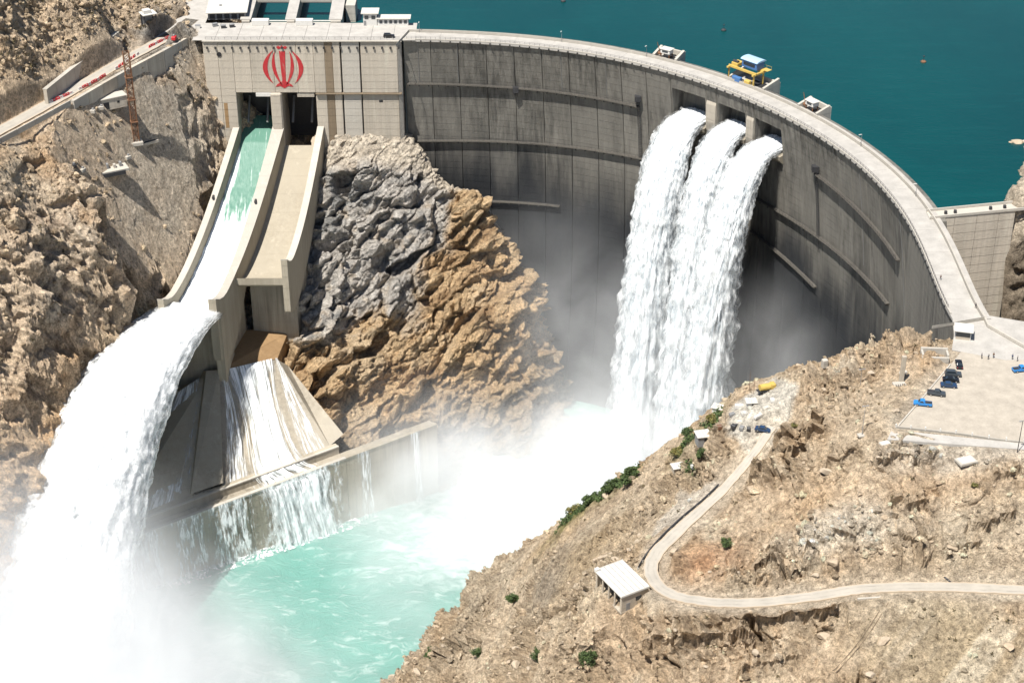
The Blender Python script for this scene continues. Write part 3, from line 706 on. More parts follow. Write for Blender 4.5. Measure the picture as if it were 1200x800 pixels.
# ---- loose stones --------------------------------------------------
_ico = [(0, 0, 1)] + [(0.894 * math.cos(a), 0.894 * math.sin(a), 0.447) for a in np.arange(5) * 2 * math.pi / 5] + [(0.894 * math.cos(a + .628), 0.894 * math.sin(a + .628), -0.447) for a in np.arange(5) * 2 * math.pi / 5] + [(0, 0, -1)]
_icf = [(0, 1 + k, 1 + (k + 1) % 5) for k in range(5)] + [(1 + k, 6 + k, 1 + (k + 1) % 5) for k in range(5)] + [(6 + k, 6 + (k + 1) % 5, 1 + (k + 1) % 5) for k in range(5)] + [(11, 6 + (k + 1) % 5, 6 + k) for k in range(5)]
def rubble(G, prob, n, smin, smax, name, col_):
    g = G.reshape(-1, 3); p = prob / prob.sum(); idx = RNG.choice(len(g), n, p=p)
    base = np.array(_ico); out = np.zeros((n, 12, 3))
    sz = smin * (smax / smin) ** (RNG.random(n) ** 2.6)
    sh = 1 + RNG.uniform(-.34, .34, (n, 12, 1)); ax = RNG.uniform(.6, 1.25, (n, 1, 3)); an = RNG.uniform(0, 6.28, n)
    v = base[None] * sh * ax; c, s_ = np.cos(an)[:, None], np.sin(an)[:, None]
    out[..., 0] = v[..., 0] * c - v[..., 1] * s_; out[..., 1] = v[..., 0] * s_ + v[..., 1] * c; out[..., 2] = v[..., 2] * .8
    out = out * sz[:, None, None] + g[idx][:, None, :] + np.array([0, 0, .25]) * sz[:, None, None]
    f = (np.array(_icf)[None] + 12 * np.arange(n)[:, None, None]).reshape(-1, 3)
    me = np_mesh(name, out.reshape(-1, 3), f, False)
    cc = np.clip(col_[idx] * RNG.uniform(.6, 1.45, (n, 1)), .03, .62); set_color(me, 'rock', np.repeat(cc, 12, 0))
    tag(link_mesh(name, me, M_ROCK), kind='stuff')
_pr = RMASK[0].clip(0, 1) * (0.10 + RMASK[1]) * (0.25 + smooth01(fbm(RG.reshape(-1, 3) / 11, 3, seed=401), -.1, .4) * 2)
rubble(RG, _pr + 0.012 * RMASK[0].clip(0, 1), 20000, .2, 1.1, 'rubble', RMASK[2])
_lz = LG.reshape(-1, 3); _rd, _ = seg_dist(_lz[:, :2], road_l[::3])
_pl = smooth01(_rd, 5, 8) * (_lz[:, 2] < 45) * (0.3 + smooth01(fbm(_lz / 10, 3, seed=402), -.1, .4)) * (0.45 + 1.2 * smooth01(_lz[:, 2], 0, 8)) * (_lz[:, 2] > -110)
_pl = _pl * (1 - .93 * np.clip(SHOT * 1.3, 0, 1))
rubble(LG, _pl, 12000, .25, 1.4, 'rubble', np.tile([.46, .36, .25], (len(_lz), 1)))

def scrub(G, prob, n, name, mat, r0, r1):
    g = G.reshape(-1, 3); idx = RNG.choice(len(g), n, p=prob / prob.sum()); k = 16
    sz = r0 + (r1 - r0) * RNG.random(n) ** 2; c = g[idx][:, None, :] + RNG.normal(size=(n, k, 3)) * np.array([.42, .42, .3]) * sz[:, None, None] + np.array([0, 0, .45]) * sz[:, None, None]
    u = RNG.normal(size=(n, k, 3)); u /= np.linalg.norm(u, axis=2)[..., None]; v = np.cross(u, RNG.normal(size=(n, k, 3))); v /= np.linalg.norm(v, axis=2)[..., None]
    h = (sz[:, None] * RNG.uniform(.25, .5, (n, k)))[..., None]
    V = np.stack([c - u * h, c + v * h * .6, c + u * h, c - v * h * .6], 2).reshape(-1, 3)
    tag(link_mesh(name, np_mesh(name, V, np.arange(len(V)).reshape(-1, 4), False), mat), kind='stuff')
_up = (1 - .9 * np.clip(SHOT * 1.2, 0, 1)) * smooth01(_rd, 5, 8) * (0.25 + 1.6 * smooth01(_lz[:, 2], 0, 6)) * (0.2 + smooth01(fbm(_lz / 14, 3, seed=405), -.2, .3)) * (_lz[:, 2] > -90)
scrub(LG, _up, 1900, 'scrub', M_SCRUB, .4, 1.3)
scrub(RG, RMASK[0].clip(0, 1) * (.15 + smooth01(fbm(RG.reshape(-1, 3) / 13, 3, seed=406), 0, .4)) + 1e-6, 800, 'scrub', M_SCRUB, .3, .8)
_g3 = RG.reshape(-1, 3); _gp = np.zeros(len(_g3))
for (px, py), r in [((735, 562), (5, 3, 6)), ((712, 578), (5, 3, 6)), ((690, 592), (5, 3, 7)), ((668, 608), (5, 3, 7)), ((806, 522), (4, 3.5, 5)), ((835, 494), (4, 3, 5)), ((818, 545), (3.5, 3.5, 5))]: _gp += blob(_g3, RQ(px, py), r) ** 2
scrub(RG, _gp * RMASK[0].clip(0.05, 1), 520, 'undergrowth', M_LEAF, .5, 1.5)

# ================================================================== ARCH DAM
_dn = [(472, 46.2), (542.5, 47.9), (590, 51), (645, 57), (700, 64.7), (750, 74.5), (800, 87.8), (850, 105), (900, 126.5), (950, 154), (995, 182), (1035, 217), (1062, 255), (1087, 308), (1107, 347), (1122, 380)]
_P = np.array([atz(x, y, 0)[:2] for x, y in _dn])
_s = np.r_[0, np.cumsum(np.hypot(*np.diff(_P, axis=0).T))]
_cx, _cy = np.polyfit(_s, _P[:, 0], 6), np.polyfit(_s, _P[:, 1], 6)
S_END = float(_s[-1])
def crest(s):
    """point of the downstream crest edge and the unit vector pointing downstream"""
    c = np.array([np.polyval(_cx, s), np.polyval(_cy, s)]); e = 1.0
    s0, s1 = max(s - e, 0), min(s + e, S_END)
    t = np.array([np.polyval(_cx, s1) - np.polyval(_cx, s0), np.polyval(_cy, s1) - np.polyval(_cy, s0)]); t /= np.hypot(*t)
    return c, np.array([t[1], -t[0]])
S_THRUST = 262.0                                        # right of here a plumb thrust block
def lean(s, h):
    o = 0.21 * h - 0.0011 * h * h
    return o
def face(s, h, out=0.0):
    c, n = crest(s); q = c + n * (out - lean(s, h)); return np.array([q[0], q[1], -h])
W_ROAD = 8.2
dam = thing('arch_dam', 'tall curved concrete arch dam with dark galleries across its stained face', 'dam', (60, 640, -165))
OPEN = [(112.0, 129.0, 7.0, 21.0), (134.0, 149.0, 7.0, 19.0), (153.0, 168.0, 7.0, 19.0)]
cuts = list(np.linspace(0, 112, 11)) + [129, 134, 149, 153, 168] + list(np.linspace(168, S_THRUST, 10)[1:])
def monolith(s0, s1):
    op = next((o for o in OPEN if abs(o[0] - s0) < .1), None)
    ss = [s0 + 0.03, s0 + 0.22] + list(np.linspace(s0, s1, 7)[1:-1]) + [s1 - 0.22, s1 - 0.03]
    hs = [0.0, 0.5, 2, 4, 6.99] + list(np.arange(8, 60, 3.0)) + list(np.arange(60, 176, 6.0))
    if op: ss = [s0 + 0.03, s0 + 0.7, s0 + 0.71] + list(np.linspace(s0, s1, 5)[1:-1]) + [s1 - 0.71, s1 - 0.7, s1 - 0.03]; hs = sorted([h for h in hs if abs(h - op[2]) > .4 and abs(h - op[3]) > .4] + [op[2], op[2] + .02, op[3], op[3] + .02])
    m = MB(); vs = []; n, k = len(ss), len(hs)
    for i, s in enumerate(ss):
        for h in hs:
            out = -0.30 if i in (0, n - 1) else 0.0
            if op and 2 <= i <= n - 3 and op[2] + .01 < h < op[3] + .01: out = -9.0 + (h - op[2]) * 0.25
            vs.append(face(s, h, out))
    for i, s in enumerate(ss):
        c, nn = crest(s)
        for h in hs: vs.append(np.array([*(c - nn * (12.0 + 0.05 * h + lean(s, h) * .6)), -h]))
    fs = []
    for i in range(n - 1):
        for j in range(k - 1): fs.append((i * k + j, i * k + j + 1, (i + 1) * k + j + 1, (i + 1) * k + j))
    o = n * k
    for i in range(n - 1): fs.append((i * k, (i + 1) * k, o + (i + 1) * k, o + i * k))
    for j in range(k - 1): fs += [(j, o + j, o + j + 1, j + 1), ((n - 1) * k + j, (n - 1) * k + j + 1, o + (n - 1) * k + j + 1, o + (n - 1) * k + j)]
    m.add(vs, fs); return m
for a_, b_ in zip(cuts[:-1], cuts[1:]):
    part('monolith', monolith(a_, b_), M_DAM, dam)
# training piers between the three overflow mouths, standing proud of the face
for s0, s1 in ((129.0, 134.0), (149.0, 153.0)):
    m = MB(); prof = []
    for h, out in ((6.6, -0.4), (9, .6), (16, 1.6), (20, 1.4), (23, .2), (25, -0.8)):
        prof.append((h, out))
    vs = []
    for s in (s0 + .2, s1 - .2):
        for h, out in prof: vs.append(face(s, h, out))
        for h, out in prof: vs.append(face(s, h, -1.5))
    k = len(prof); fs = []
    for j in range(k - 1):
        fs += [(j, j + 1, 2 * k + j + 1, 2 * k + j), (j, k + j, k + j + 1, j + 1), (2 * k + j, 2 * k + j + 1, 3 * k + j + 1, 3 * k + j)]
    fs += [(0, 2 * k, 3 * k, k), (k - 1, 2 * k - 1, 4 * k - 1, 3 * k - 1)]
    m.add(vs, fs); part('pier', m, M_BLOCK, dam)
# lip slab that throws each nappe clear of the face
for s0, s1, h0, h1 in OPEN:
    m = MB(); n = 5; vs = []
    for s in np.linspace(s0 + .7, s1 - .7, n):
        vs += [face(s, h1 - 3.5, -8.5), face(s, h1 - 1.0, 1.6), face(s, h1 + 0.6, 1.6), face(s, h1 + 3.0, -0.5)]
    fs = []
    for i in range(n - 1): fs += [(i * 4 + j, i * 4 + j + 1, i * 4 + 5 + j, i * 4 + 4 + j) for j in range(3)]
    fs += [(0, 1, 2, 3), tuple((n - 1) * 4 + j for j in (3, 2, 1, 0))]
    m.add(vs, fs); part('spillway_lip', m, M_WET, dam)
# crest road: slabs, kerb, parapets
def crest_path(s0, s1, out, z, n): 
    r = []
    for s in np.linspace(s0, s1, n):
        c, nn = crest(s); r.append(((*(c + nn * out), z), (*nn, 0.0), (0, 0, 1)))
    return r
for k in range(22):
    s0, s1 = S_END * k / 22 + .04, S_END * (k + 1) / 22 - .04
    m = MB(); m.sweep(crest_path(s0, s1, 0, 0, 6), [(0.55, 0.05), (0.55, -0.75), (-W_ROAD - .4, -0.75), (-W_ROAD - .4, 0.05)])
    part('road_slab', m, M_ROAD, dam)
m = MB(); m.sweep(crest_path(0, S_END - 6, 0.30, 0, 90), [(0.22, 0.05), (0.22, 0.40), (-0.22, 0.40), (-0.22, 0.05)]); part('kerb', m, M_WALLTOP, dam)
m = MB(); m.sweep(crest_path(-2, S_END + 2, -W_ROAD, 0, 90), [(0.18, 0.05), (0.18, 1.15), (-0.2, 1.15), (-0.2, 0.05)]); part('parapet', m, M_WALLTOP, dam)
m = MB(); m.sweep(crest_path(2, S_END - 2, -W_ROAD - .45, 0, 90), [(0.2, -0.7), (0.2, 0.30), (-1.7, 0.30), (-1.7, -0.7)]); part('upstream_footway', m, M_ROAD, dam)
# downstream railing: posts and two rails
m = MB()
for s in np.arange(1.5, S_END - 8, 2.0):
    c, nn = crest(s); q = c + nn * .3; m.bar((*q, .35), (*q, 1.35), .06, 4)
for z in (0.85, 1.35): m.sweep(crest_path(1.5, S_END - 9, .3, z, 110), [(.035, .035), (.035, -.035), (-.035, -.035), (-.035, .035)])
tag(part('railing', m, M_DARK, dam), kind='stuff')
rail_pts = []
m = MB()
for s in np.arange(3.5, S_END - 8, 4.0):
    c, nn = crest(s); q = c + nn * .75; m.box((*q, -0.35), (.5, .5, .5), math.atan2(nn[1], nn[0]))
tag(part('drain_spout', m, M_DARK, dam), kind='stuff')
# inspection galleries: a slab on brackets with a railing
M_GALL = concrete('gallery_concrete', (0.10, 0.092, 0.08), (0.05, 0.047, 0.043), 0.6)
def gallery(s0, s1, h, drop=0.0):
    n = max(4, int((s1 - s0) / 5)); m = MB(); pth = []
    for s in np.linspace(s0, s1, n):
        hh = h + drop * (s - s0) / (s1 - s0); c, nn = crest(s); q = face(s, hh); pth.append((q, (*nn, 0), (0, 0, 1)))
    m.sweep(pth, [(-.4, 0), (1.5, 0), (1.5, -.45), (-.4, -.7)])
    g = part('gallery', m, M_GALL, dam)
    r = MB()
    for u in (0.55, 1.1): r.sweep(pth, [(1.42, u), (1.47, u), (1.47, u - .07), (1.42, u - .07)])
    for s in np.arange(s0, s1, 1.6):
        hh = h + drop * (s - s0) / (s1 - s0); q = face(s, hh, 1.45); r.bar(q, q + np.array([0, 0, 1.1]), .05, 4)
    part('railing', r, M_DARK, g)
    b = MB()
    for s in np.arange(s0 + 1, s1, 4.0):
        hh = h + drop * (s - s0) / (s1 - s0); _, nn = crest(s); b.box(face(s, hh + .95, .45), (1.3, .35, .8), math.atan2(nn[1], nn[0]))
    tag(part('bracket', b, M_DARK, g), kind='stuff')
gallery(0.8, 97, 20, -1.0); gallery(187, 247, 16.5, 5.0)
gallery(4, 99, 47, -4.5); gallery(150, 236, 41.5, 3.0)
gallery(20, 62, 75, -2); gallery(150, 186, 57, 8)
def ladder(s, h0, h1):
    m = MB()
    for ds in (-.55, .55):
        for a_, b_ in zip(np.linspace(h0, h1, 9)[:-1], np.linspace(h0, h1, 9)[1:]): m.bar(face(s + ds, a_, .7), face(s + ds, b_, .7), .13, 4)
    for h in np.arange(h0, h1, 0.8): m.bar(face(s - .55, h, .7), face(s + .55, h, .7), .06, 4)
    m2 = MB(); m2.box(face(s, h0 + .5, .8), (2.4, 2.4, 2.2), 0)
    l = part('ladder', m, M_DARK, dam); part('landing', m2, M_DARK, l)
ladder(97, 15, 43); ladder(187, 14, 48); ladder(45, 20, 24)
# cable conduits and joints: thin upright pipes on the face
for s in (6, 22, 64, 83, 216, 250):
    m = MB(); hh = np.linspace(1.5, 19 if s < 100 else 40, 8)
    for a_, b_ in zip(hh[:-1], hh[1:]): m.bar(face(s, a_, .12), face(s, b_, .12), .10, 4)
    part('pipe', m, M_GREY, dam)
# plumb thrust block that closes the arch on the right bank
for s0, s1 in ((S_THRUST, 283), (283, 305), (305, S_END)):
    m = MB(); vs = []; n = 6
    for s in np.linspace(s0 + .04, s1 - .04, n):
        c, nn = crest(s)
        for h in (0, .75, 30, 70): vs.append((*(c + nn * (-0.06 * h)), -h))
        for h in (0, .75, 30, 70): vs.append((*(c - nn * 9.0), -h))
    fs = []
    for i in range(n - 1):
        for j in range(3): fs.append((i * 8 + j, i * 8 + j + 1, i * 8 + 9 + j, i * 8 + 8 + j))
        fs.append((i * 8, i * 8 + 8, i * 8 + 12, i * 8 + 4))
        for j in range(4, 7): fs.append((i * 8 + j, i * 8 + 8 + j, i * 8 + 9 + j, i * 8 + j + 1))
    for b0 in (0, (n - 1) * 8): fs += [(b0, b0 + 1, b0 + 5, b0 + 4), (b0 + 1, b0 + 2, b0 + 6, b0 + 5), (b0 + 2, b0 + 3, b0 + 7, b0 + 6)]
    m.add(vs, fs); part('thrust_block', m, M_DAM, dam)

# ================================================================== WING WALL on the right
wing = thing('wing_wall', 'pale concrete wing wall running from the crest road to the right abutment', 'wall', (148, 492, -48))
wx = [134.5, 142.0, 149.5, 157.0, 162.5]; wy = [490.0, 491.6, 493.2, 494.8, 496.0]
for k in range(4):
    m = MB(); a_, b_ = np.array([wx[k] + .05, wy[k]]), np.array([wx[k + 1] - .05, wy[k + 1]])
    m.add([(*a_, 0), (*b_, 0), (b_[0], b_[1] - 2, -50), (a_[0], a_[1] - 2, -50), (a_[0], a_[1] + 5, 0), (b_[0], b_[1] + 5, 0), (b_[0], b_[1] + 5, -50), (a_[0], a_[1] + 5, -50)],
          [(0, 3, 2, 1), (0, 1, 5, 4), (4, 5, 6, 7), (0, 4, 7, 3), (1, 2, 6, 5)])
    part('wall_panel', m, M_BLOCK, wing)
m = MB(); m.add([], []); 
for (o0, o1, z0, z1) in ((-.3, 5.2, .01, .25), (-.35, .05, .26, 1.1), (4.9, 5.3, .26, 1.1)):
    m.prism([(wx[0] - 1, wy[0] + o0), (190, 501.8 + o0), (190, 501.8 + o1), (wx[0] - 1, wy[0] + o1)], z0, z1)
part('parapet', m, M_WALLTOP, wing)
for t_ in (.12, .2, .5, .62):
    m = MB(); m.bbox((wx[0] + 40 * t_, wy[0] + 8.5 * t_ + 2.4, .8), (.9, .9, 1.1), .1); part('bollard', m, M_DARK, wing)

# ================================================================== WATER BODIES
M_RES, nt, b = new_mat('reservoir_water')
P = N(nt, 'ShaderNodeNewGeometry').outputs['Position']
n_ = noise(nt, mapping(nt, P, (0.012, 0.006, 0.02)), 1.0, 4, 0.6)
n2_ = noise(nt, mapping(nt, P, (0.05, 0.30, 0.1)), 1.0, 4, 0.6)
c_ = mix(nt, n_, (0.000, 0.026, 0.031), (0.000, 0.066, 0.065))
c_ = mix(nt, mth(nt, 'MULTIPLY', ramp(nt, n2_, [(0.5, 0.0), (0.8, 1.0)]), 0.2), c_, (0.006, 0.080, 0.080))
L(nt, c_, b.inputs['Base Color']); b.inputs['Roughness'].default_value = 0.22; b.inputs['Specular IOR Level'].default_value = 0.22
bump(nt, noise(nt, mapping(nt, P, (0.35, 0.8, 1)), 1.0, 5, 0.65), 0.25, 0.5, b)
m = MB(); near = []
for s in np.linspace(0, 256, 40):
    c, nn = crest(s); near.append(c - nn * (W_ROAD + 1.2))
poly = [(-44, 668), (-96, 668), (-96, 800), (-400, 1500), (-400, 7000), (5000, 7000), (5000, 520), (190, 506), (140, 496)] + [tuple(q) for q in near[::-1]]
poly = poly[::-1]
m.add([(x, y, -6.5) for x, y in poly], [tuple(range(len(poly)))])
tag(part('reservoir_water', m, M_RES), kind='structure')

# plunge pool
M_POOL, nt, b = new_mat('pool_water')
P = N(nt, 'ShaderNodeNewGeometry').outputs['Position']
wv = N(nt, 'ShaderNodeTexNoise'); wv.inputs['Scale'].default_value = 0.05; wv.inputs['Detail'].default_value = 3; L(nt, P, wv.inputs['Vector'])
wp = N(nt, 'ShaderNodeVectorMath'); wp.operation = 'MULTIPLY_ADD'; L(nt, wv.outputs['Color'], wp.inputs[0]); wp.inputs[1].default_value = (16, 16, 0); L(nt, P, wp.inputs[2])
fo = noise(nt, mapping(nt, wp.outputs[0], (0.16, 0.30, 0.1)), 1.0, 8, 0.68, 0.6)
big_ = noise(nt, mapping(nt, P, (0.022, 0.028, 0.02)), 1.0, 3, 0.5)
def near_fac(nt, P, c, r):
    v = N(nt, 'ShaderNodeVectorMath'); v.operation = 'SUBTRACT'; L(nt, P, v.inputs[0]); v.inputs[1].default_value = c
    v2 = N(nt, 'ShaderNodeVectorMath'); v2.operation = 'DIVIDE'; L(nt, v.outputs[0], v2.inputs[0]); v2.inputs[1].default_value = r
    ln = N(nt, 'ShaderNodeVectorMath'); ln.operation = 'LENGTH'; L(nt, v2.outputs[0], ln.inputs[0])
    mr = N(nt, 'ShaderNodeMapRange'); mr.interpolation_type = 'SMOOTHSTEP'; L(nt, ln.outputs['Value'], mr.inputs[0])
    mr.inputs[1].default_value = 0.35; mr.inputs[2].default_value = 1.0; mr.inputs[3].default_value = 1.0; mr.inputs[4].default_value = 0.0
    return mr.outputs[0]
f1 = near_fac(nt, P, (-140, 425, -165), (85, 75, 60)); f2 = near_fac(nt, P, (35, 555, -165), (100, 75, 60))
fo2 = mth(nt, 'ADD', mth(nt, 'ADD', fo, mth(nt, 'MULTIPLY', mth(nt, 'SUBTRACT', big_, 0.5), 0.25)), mth(nt, 'MULTIPLY', mth(nt, 'MAXIMUM', f1, f2), 0.42))
base = mix(nt, big_, (0.085, 0.235, 0.20), (0.16, 0.345, 0.295))
c_ = mix(nt, ramp(nt, fo2, [(0.54, 0.0), (0.66, 0.4), (0.84, 1.0)]), base, (0.62, 0.70, 0.68))
L(nt, c_, b.inputs['Base Color']); b.inputs['Roughness'].default_value = 0.35; b.inputs['Specular IOR Level'].default_value = 0.3
bump(nt, fo, 0.7, 1.5, b)
xs = np.arange(-260, 140, 2.0); ys = np.arange(330, 662, 2.0); gx, gy = np.meshgrid(xs, ys, indexing='ij')
V = np.c_[gx.ravel(), gy.ravel(), np.full(gx.size, -165.0)]
V[:, 2] += 0.9 * fbm(V / np.array([14, 9, 9]), 4, 0.6, 301) + 2.2 * blob(V, (-140, 425), (50, 45)) * fbm(V / 12, 3, seed=8) + 2.0 * blob(V, (35, 555), (50, 40)) * fbm(V / 12, 3, seed=9)
tag(link_mesh('river_water', grid_mesh('river_water', V, *gx.shape), M_POOL), kind='structure')

# ================================================================== SPILLWAY BLOCK with the emblem
YF = 651.2                                             # its front face
blk = thing('spillway_block', 'pale concrete gate block carrying a red emblem above two chute mouths', 'spillway', (-84, 660, -60))
ZM, ZF = -22.5, -46.0
XL0, XL1, XR0, XR1 = -112.5, -98.6, -94.0, -80.1
def slab(x0, x1, z0, z1, y0=YF, y1=YF + 9, b=.18):
    return MB().bbox(((x0 + x1) / 2, (y0 + y1) / 2, (z0 + z1) / 2), (x1 - x0, y1 - y0, abs(z1 - z0)), b)
# left cheek, built in upright lifts; lintel panels; right cheek with its two open joints
for x0, x1 in ((-124.3, -118.5), (-118.45, XL0)): part('wall_panel', slab(x0, x1, -62, -.6), M_BLOCK, blk)
for x0, x1 in ((XL0 + .03, -105.6), (-105.57, -96.4), (-96.37, -87.0), (-86.97, XR1)): part('lintel_panel', slab(x0, x1, ZM, -.6, YF + .03), M_BLOCK, blk)
for x0, x1, mt in ((XR1 + .03, -75.6, M_BLOCK), (-75.57, -72.4, M_STRIP), (-72.37, -69.35, M_BLOCK), (-68.75, -61.55, M_WALLTOP), (-61.0, -46.2, M_BLOCK)):
    part('wall_panel', slab(x0, x1, ZM - .1, -.6, YF + .05), mt, blk)
    part('wall_panel', slab(x0, x1, -62, ZM - .75, YF + .75), mt, blk)
for x in (-69.05, -61.27): part('joint_groove', slab(x - .29, x + .29, -61, -1.0, YF + 1.6, YF + 8), M_VOID, blk)
m = MB(); m.prism([(-46.17, YF + .05), (-44.6, YF + 1.4), (-44.6, YF + 14), (-46.17, YF + 14)], -62, -.6); part('corner_panel', m, M_WALLTOP, blk)
part('ledge', MB().bbox((-62.5, YF + .35, ZM - .42), (35.2, 1.6, .55), .1), M_STRIP, blk)
part('deck_edge', MB().bbox((-84.3, YF - .1, -.28), (80.2, 1.2, .56), .1), M_WALLTOP, blk)
m = MB()
for k in range(24):
    m.box((-122.6 + k * 3.35, YF - .25, -3.1), (.7, .9, .8))
tag(part('drain_spout', m, M_DARK, blk), kind='stuff')
part('round_port', MB().lathe((0, 0, 0), [(1.0, 0), (1.0, .3)], 14), M_VOID, blk, local=True)
o_ = bpy.data.objects['round_port']; o_.rotation_euler = (R(90), 0, 0); o_.location = np.array((-118.0, YF + .02, -6.0)) - np.array(blk['origin'][:])
part('bird_hole', MB().bbox((-53.6, YF + .9, -26.5), (1.8, .5, 1.2), .2), M_VOID, blk)
part('rust_patch', slab(-117.9, -116.4, -38, -27, YF - .04, YF + .5, .02), M_RUST, blk)
# water passages behind the mouths: side walls, roof, back (radial gate)
m = MB()
for x0, x1 in ((XL0 - 1.2, XL0 - .01), (XR1 + .01, XR1 + 1.2)): m.box(((x0 + x1) / 2, YF + 18, -34), (x1 - x0, 34, 30))
part('passage_wall', m, M_BLOCK, blk)
part('pier', MB().bbox(((XL1 + XR0) / 2, YF + 16, (ZM - 52) / 2), (XR0 - XL1, 33.5, 52 + ZM), .6), M_BLOCK, blk)
part('passage_roof', MB().box((-96.3, YF + 24, ZM - .5 + .8), (33, 30, 1.2)), M_VOID, blk)
for x0, x1 in ((XL0, XL1), (XR0, XR1)):
    m = MB(); vs = []
    for k in range(7):
        t = k / 6; vs += [(x0 + .1, YF + 15 + 4 * math.sin(t * 1.5), ZM - 1 - 26 * t), (x1 - .1, YF + 15 + 4 * math.sin(t * 1.5), ZM - 1 - 26 * t)]
    m.add(vs, [(2 * k, 2 * k + 1, 2 * k + 3, 2 * k + 2) for k in range(6)]); m.add([(v[0], v[1] + .6, v[2]) for v in vs], [(2 * k, 2 * k + 2, 2 * k + 3, 2 * k + 1) for k in range(6)])
    g = part('radial_gate', m, M_DARK, blk)
    for xx in (x0 + 3, x1 - 3): part('gate_arm', MB().bar((xx, YF + 15.4, -30), (xx, YF + 6, -38), .5, 6), M_GREY, g)
part('hoist_beam', MB().bbox((-100.9, YF + 1.0, ZM - .9), (7.2, 2.2, 1.6), .1), M_WHITE, blk)
part('hoist_beam', MB().bbox((-84.2, YF + 1.6, ZM - 1.1), (7.0, 2.4, 2.0), .1), M_BLOCK, blk)
# red emblem: four crescents, an upright sword, a double mark on top
EMB_C, EMB_Z, ES = -92.6, -11.3, 1.0
def emb(poly):
    return MB().add([(EMB_C + p[0], YF - .10, EMB_Z + p[1]) for p in poly] + [(EMB_C + p[0], YF + .10, EMB_Z + p[1]) for p in poly],
                    [tuple(range(len(poly)))] + [tuple(range(2 * len(poly) - 1, len(poly) - 1, -1))] + [(k, k + len(poly), (k + 1) % len(poly) + len(poly), (k + 1) % len(poly)) for k in range(len(poly))])
def crescent(x0, xa, xb, z0, z1, sgn):
    """sliver between two bowed lines that meet at both tips"""
    n = 14; P_ = []
    for k in range(n + 1):
        t = k / n; z = z1 + (z0 - z1) * t; w_ = math.sin(math.pi * t) ** .8
        P_.append((sgn * (x0[0] + (x0[1] - x0[0]) * t + xa * w_), z))
    for k in range(n - 1, 0, -1):
        t = k / n; z = z1 + (z0 - z1) * t; w_ = math.sin(math.pi * t) ** .8
        P_.append((sgn * (x0[0] + (x0[1] - x0[0]) * t + xb * w_), z))
    return P_
em = None
for sgn in (-1, 1):
    for P_ in (crescent((3.5, 4.3), 4.3, 2.4, -7.2, 7.0, sgn), crescent((2.9, .5), 2.6, 1.2, -8.4, 6.6, sgn)):
        e_ = part('emblem_crescent', emb(P_ if sgn > 0 else P_[::-1]), M_EMBLEM, blk)
part('emblem_sword', emb([(-1.25, 6.9), (-.5, 6.4), (0, 6.6), (.5, 6.4), (1.25, 6.9), (.95, 0), (.75, -6.2), (2.9, -7.6), (3.6, -8.6), (1.6, -8.3), (0, -9.3), (-1.6, -8.3), (-3.6, -8.6), (-2.9, -7.6), (-.75, -6.2), (-.95, 0)]), M_EMBLEM, blk)
part('emblem_mark', emb([(-2.2, 8.3), (-1.5, 7.5), (-.6, 7.8), (0, 8.5), (.6, 7.8), (1.5, 7.5), (2.2, 8.3), (1.4, 8.9), (.6, 8.4), (0, 9.2), (-.6, 8.4), (-1.4, 8.9)]), M_EMBLEM, blk)
# deck and the two intake bays behind it
for k in range(10):
    part('deck_slab', MB().bbox((-128.3 + k * 8.95 + 4.45, YF + 9.6, .02), (8.87, 19.6, .3), .05), M_DECK, blk)
part('deck_slab', MB().bbox((-135, 690, -.02), (18, 72, .28), .05), M_DECK, blk)
def wall_ab(p, q, t, z0, z1):
    p, q = np.array(p[:2]), np.array(q[:2]); d_ = q - p; n_ = np.array([-d_[1], d_[0]]) / np.hypot(*d_) * t / 2
    return MB().prism([p - n_, q - n_, q + n_, p + n_], z0, z1)
for x, tw in ((-109.5, 3.2), (-91.0, 3.2), (-72.5, 4.2)):
    m = wall_ab((x, 671), (x - 2, 735), tw, -30, .9); part('intake_pier', m, M_WALLTOP, blk)
    part('pier_cap', wall_ab((x - .1, 672), (x - 1.9, 730), tw + 1.2, .93, 1.35), M_DECK, blk)
part('intake_sill', MB().box((-90, 671.2, -12), (36, 1.6, 24)), M_WALLTOP, blk)
for y_, z_ in ((697.5, .5), (712, .7)): part('bridge_beam', MB().bbox((-91, y_, z_), (38, 2.4, 1.3), .1), M_WALLTOP, blk)
for x in (-103.0, -85.0): part('hatch_cover', MB().bbox((x, 668.7, 1.3), (7.0, 2.6, 2.4), .15), M_WHITE, blk)
for x in (-100.5, -82.0):
    b_ = part('boom', MB().bbox((x, 690.5, -6.1), (15.0, .5, .5), .1), M_WHITE, blk)
w_ = MB(); w_.add([(-109, 672, -6.3), (-72, 672, -6.3), (-72, 800, -6.3), (-109, 800, -6.3)], [(0, 1, 2, 3)])
part('bay_water', w_, M_RES, blk)
# raked buttress fins on the right of the bays
m = MB(); m.add([(-70, 690, .9), (-66, 690, .9), (-66, 690, -20), (-70, 690, -20), (-70, 706, .9), (-66, 700, .9), (-66, 703, -20), (-70, 706, -20)], [(0, 3, 2, 1), (0, 1, 5, 4), (1, 2, 6, 5), (0, 4, 7, 3)]); part('buttress', m, M_WALLTOP, blk)
m = MB()
for x in np.arange(-123, -45, 2.6): m.bar((x, YF + .15, .3), (x, YF + .15, 1.3), .06, 4)
m.box((-84, YF + .15, 1.3), (78, .09, .09)); m.box((-84, YF + .15, .8), (78, .07, .07))
tag(part('railing', m, M_DARK, blk), kind='stuff')

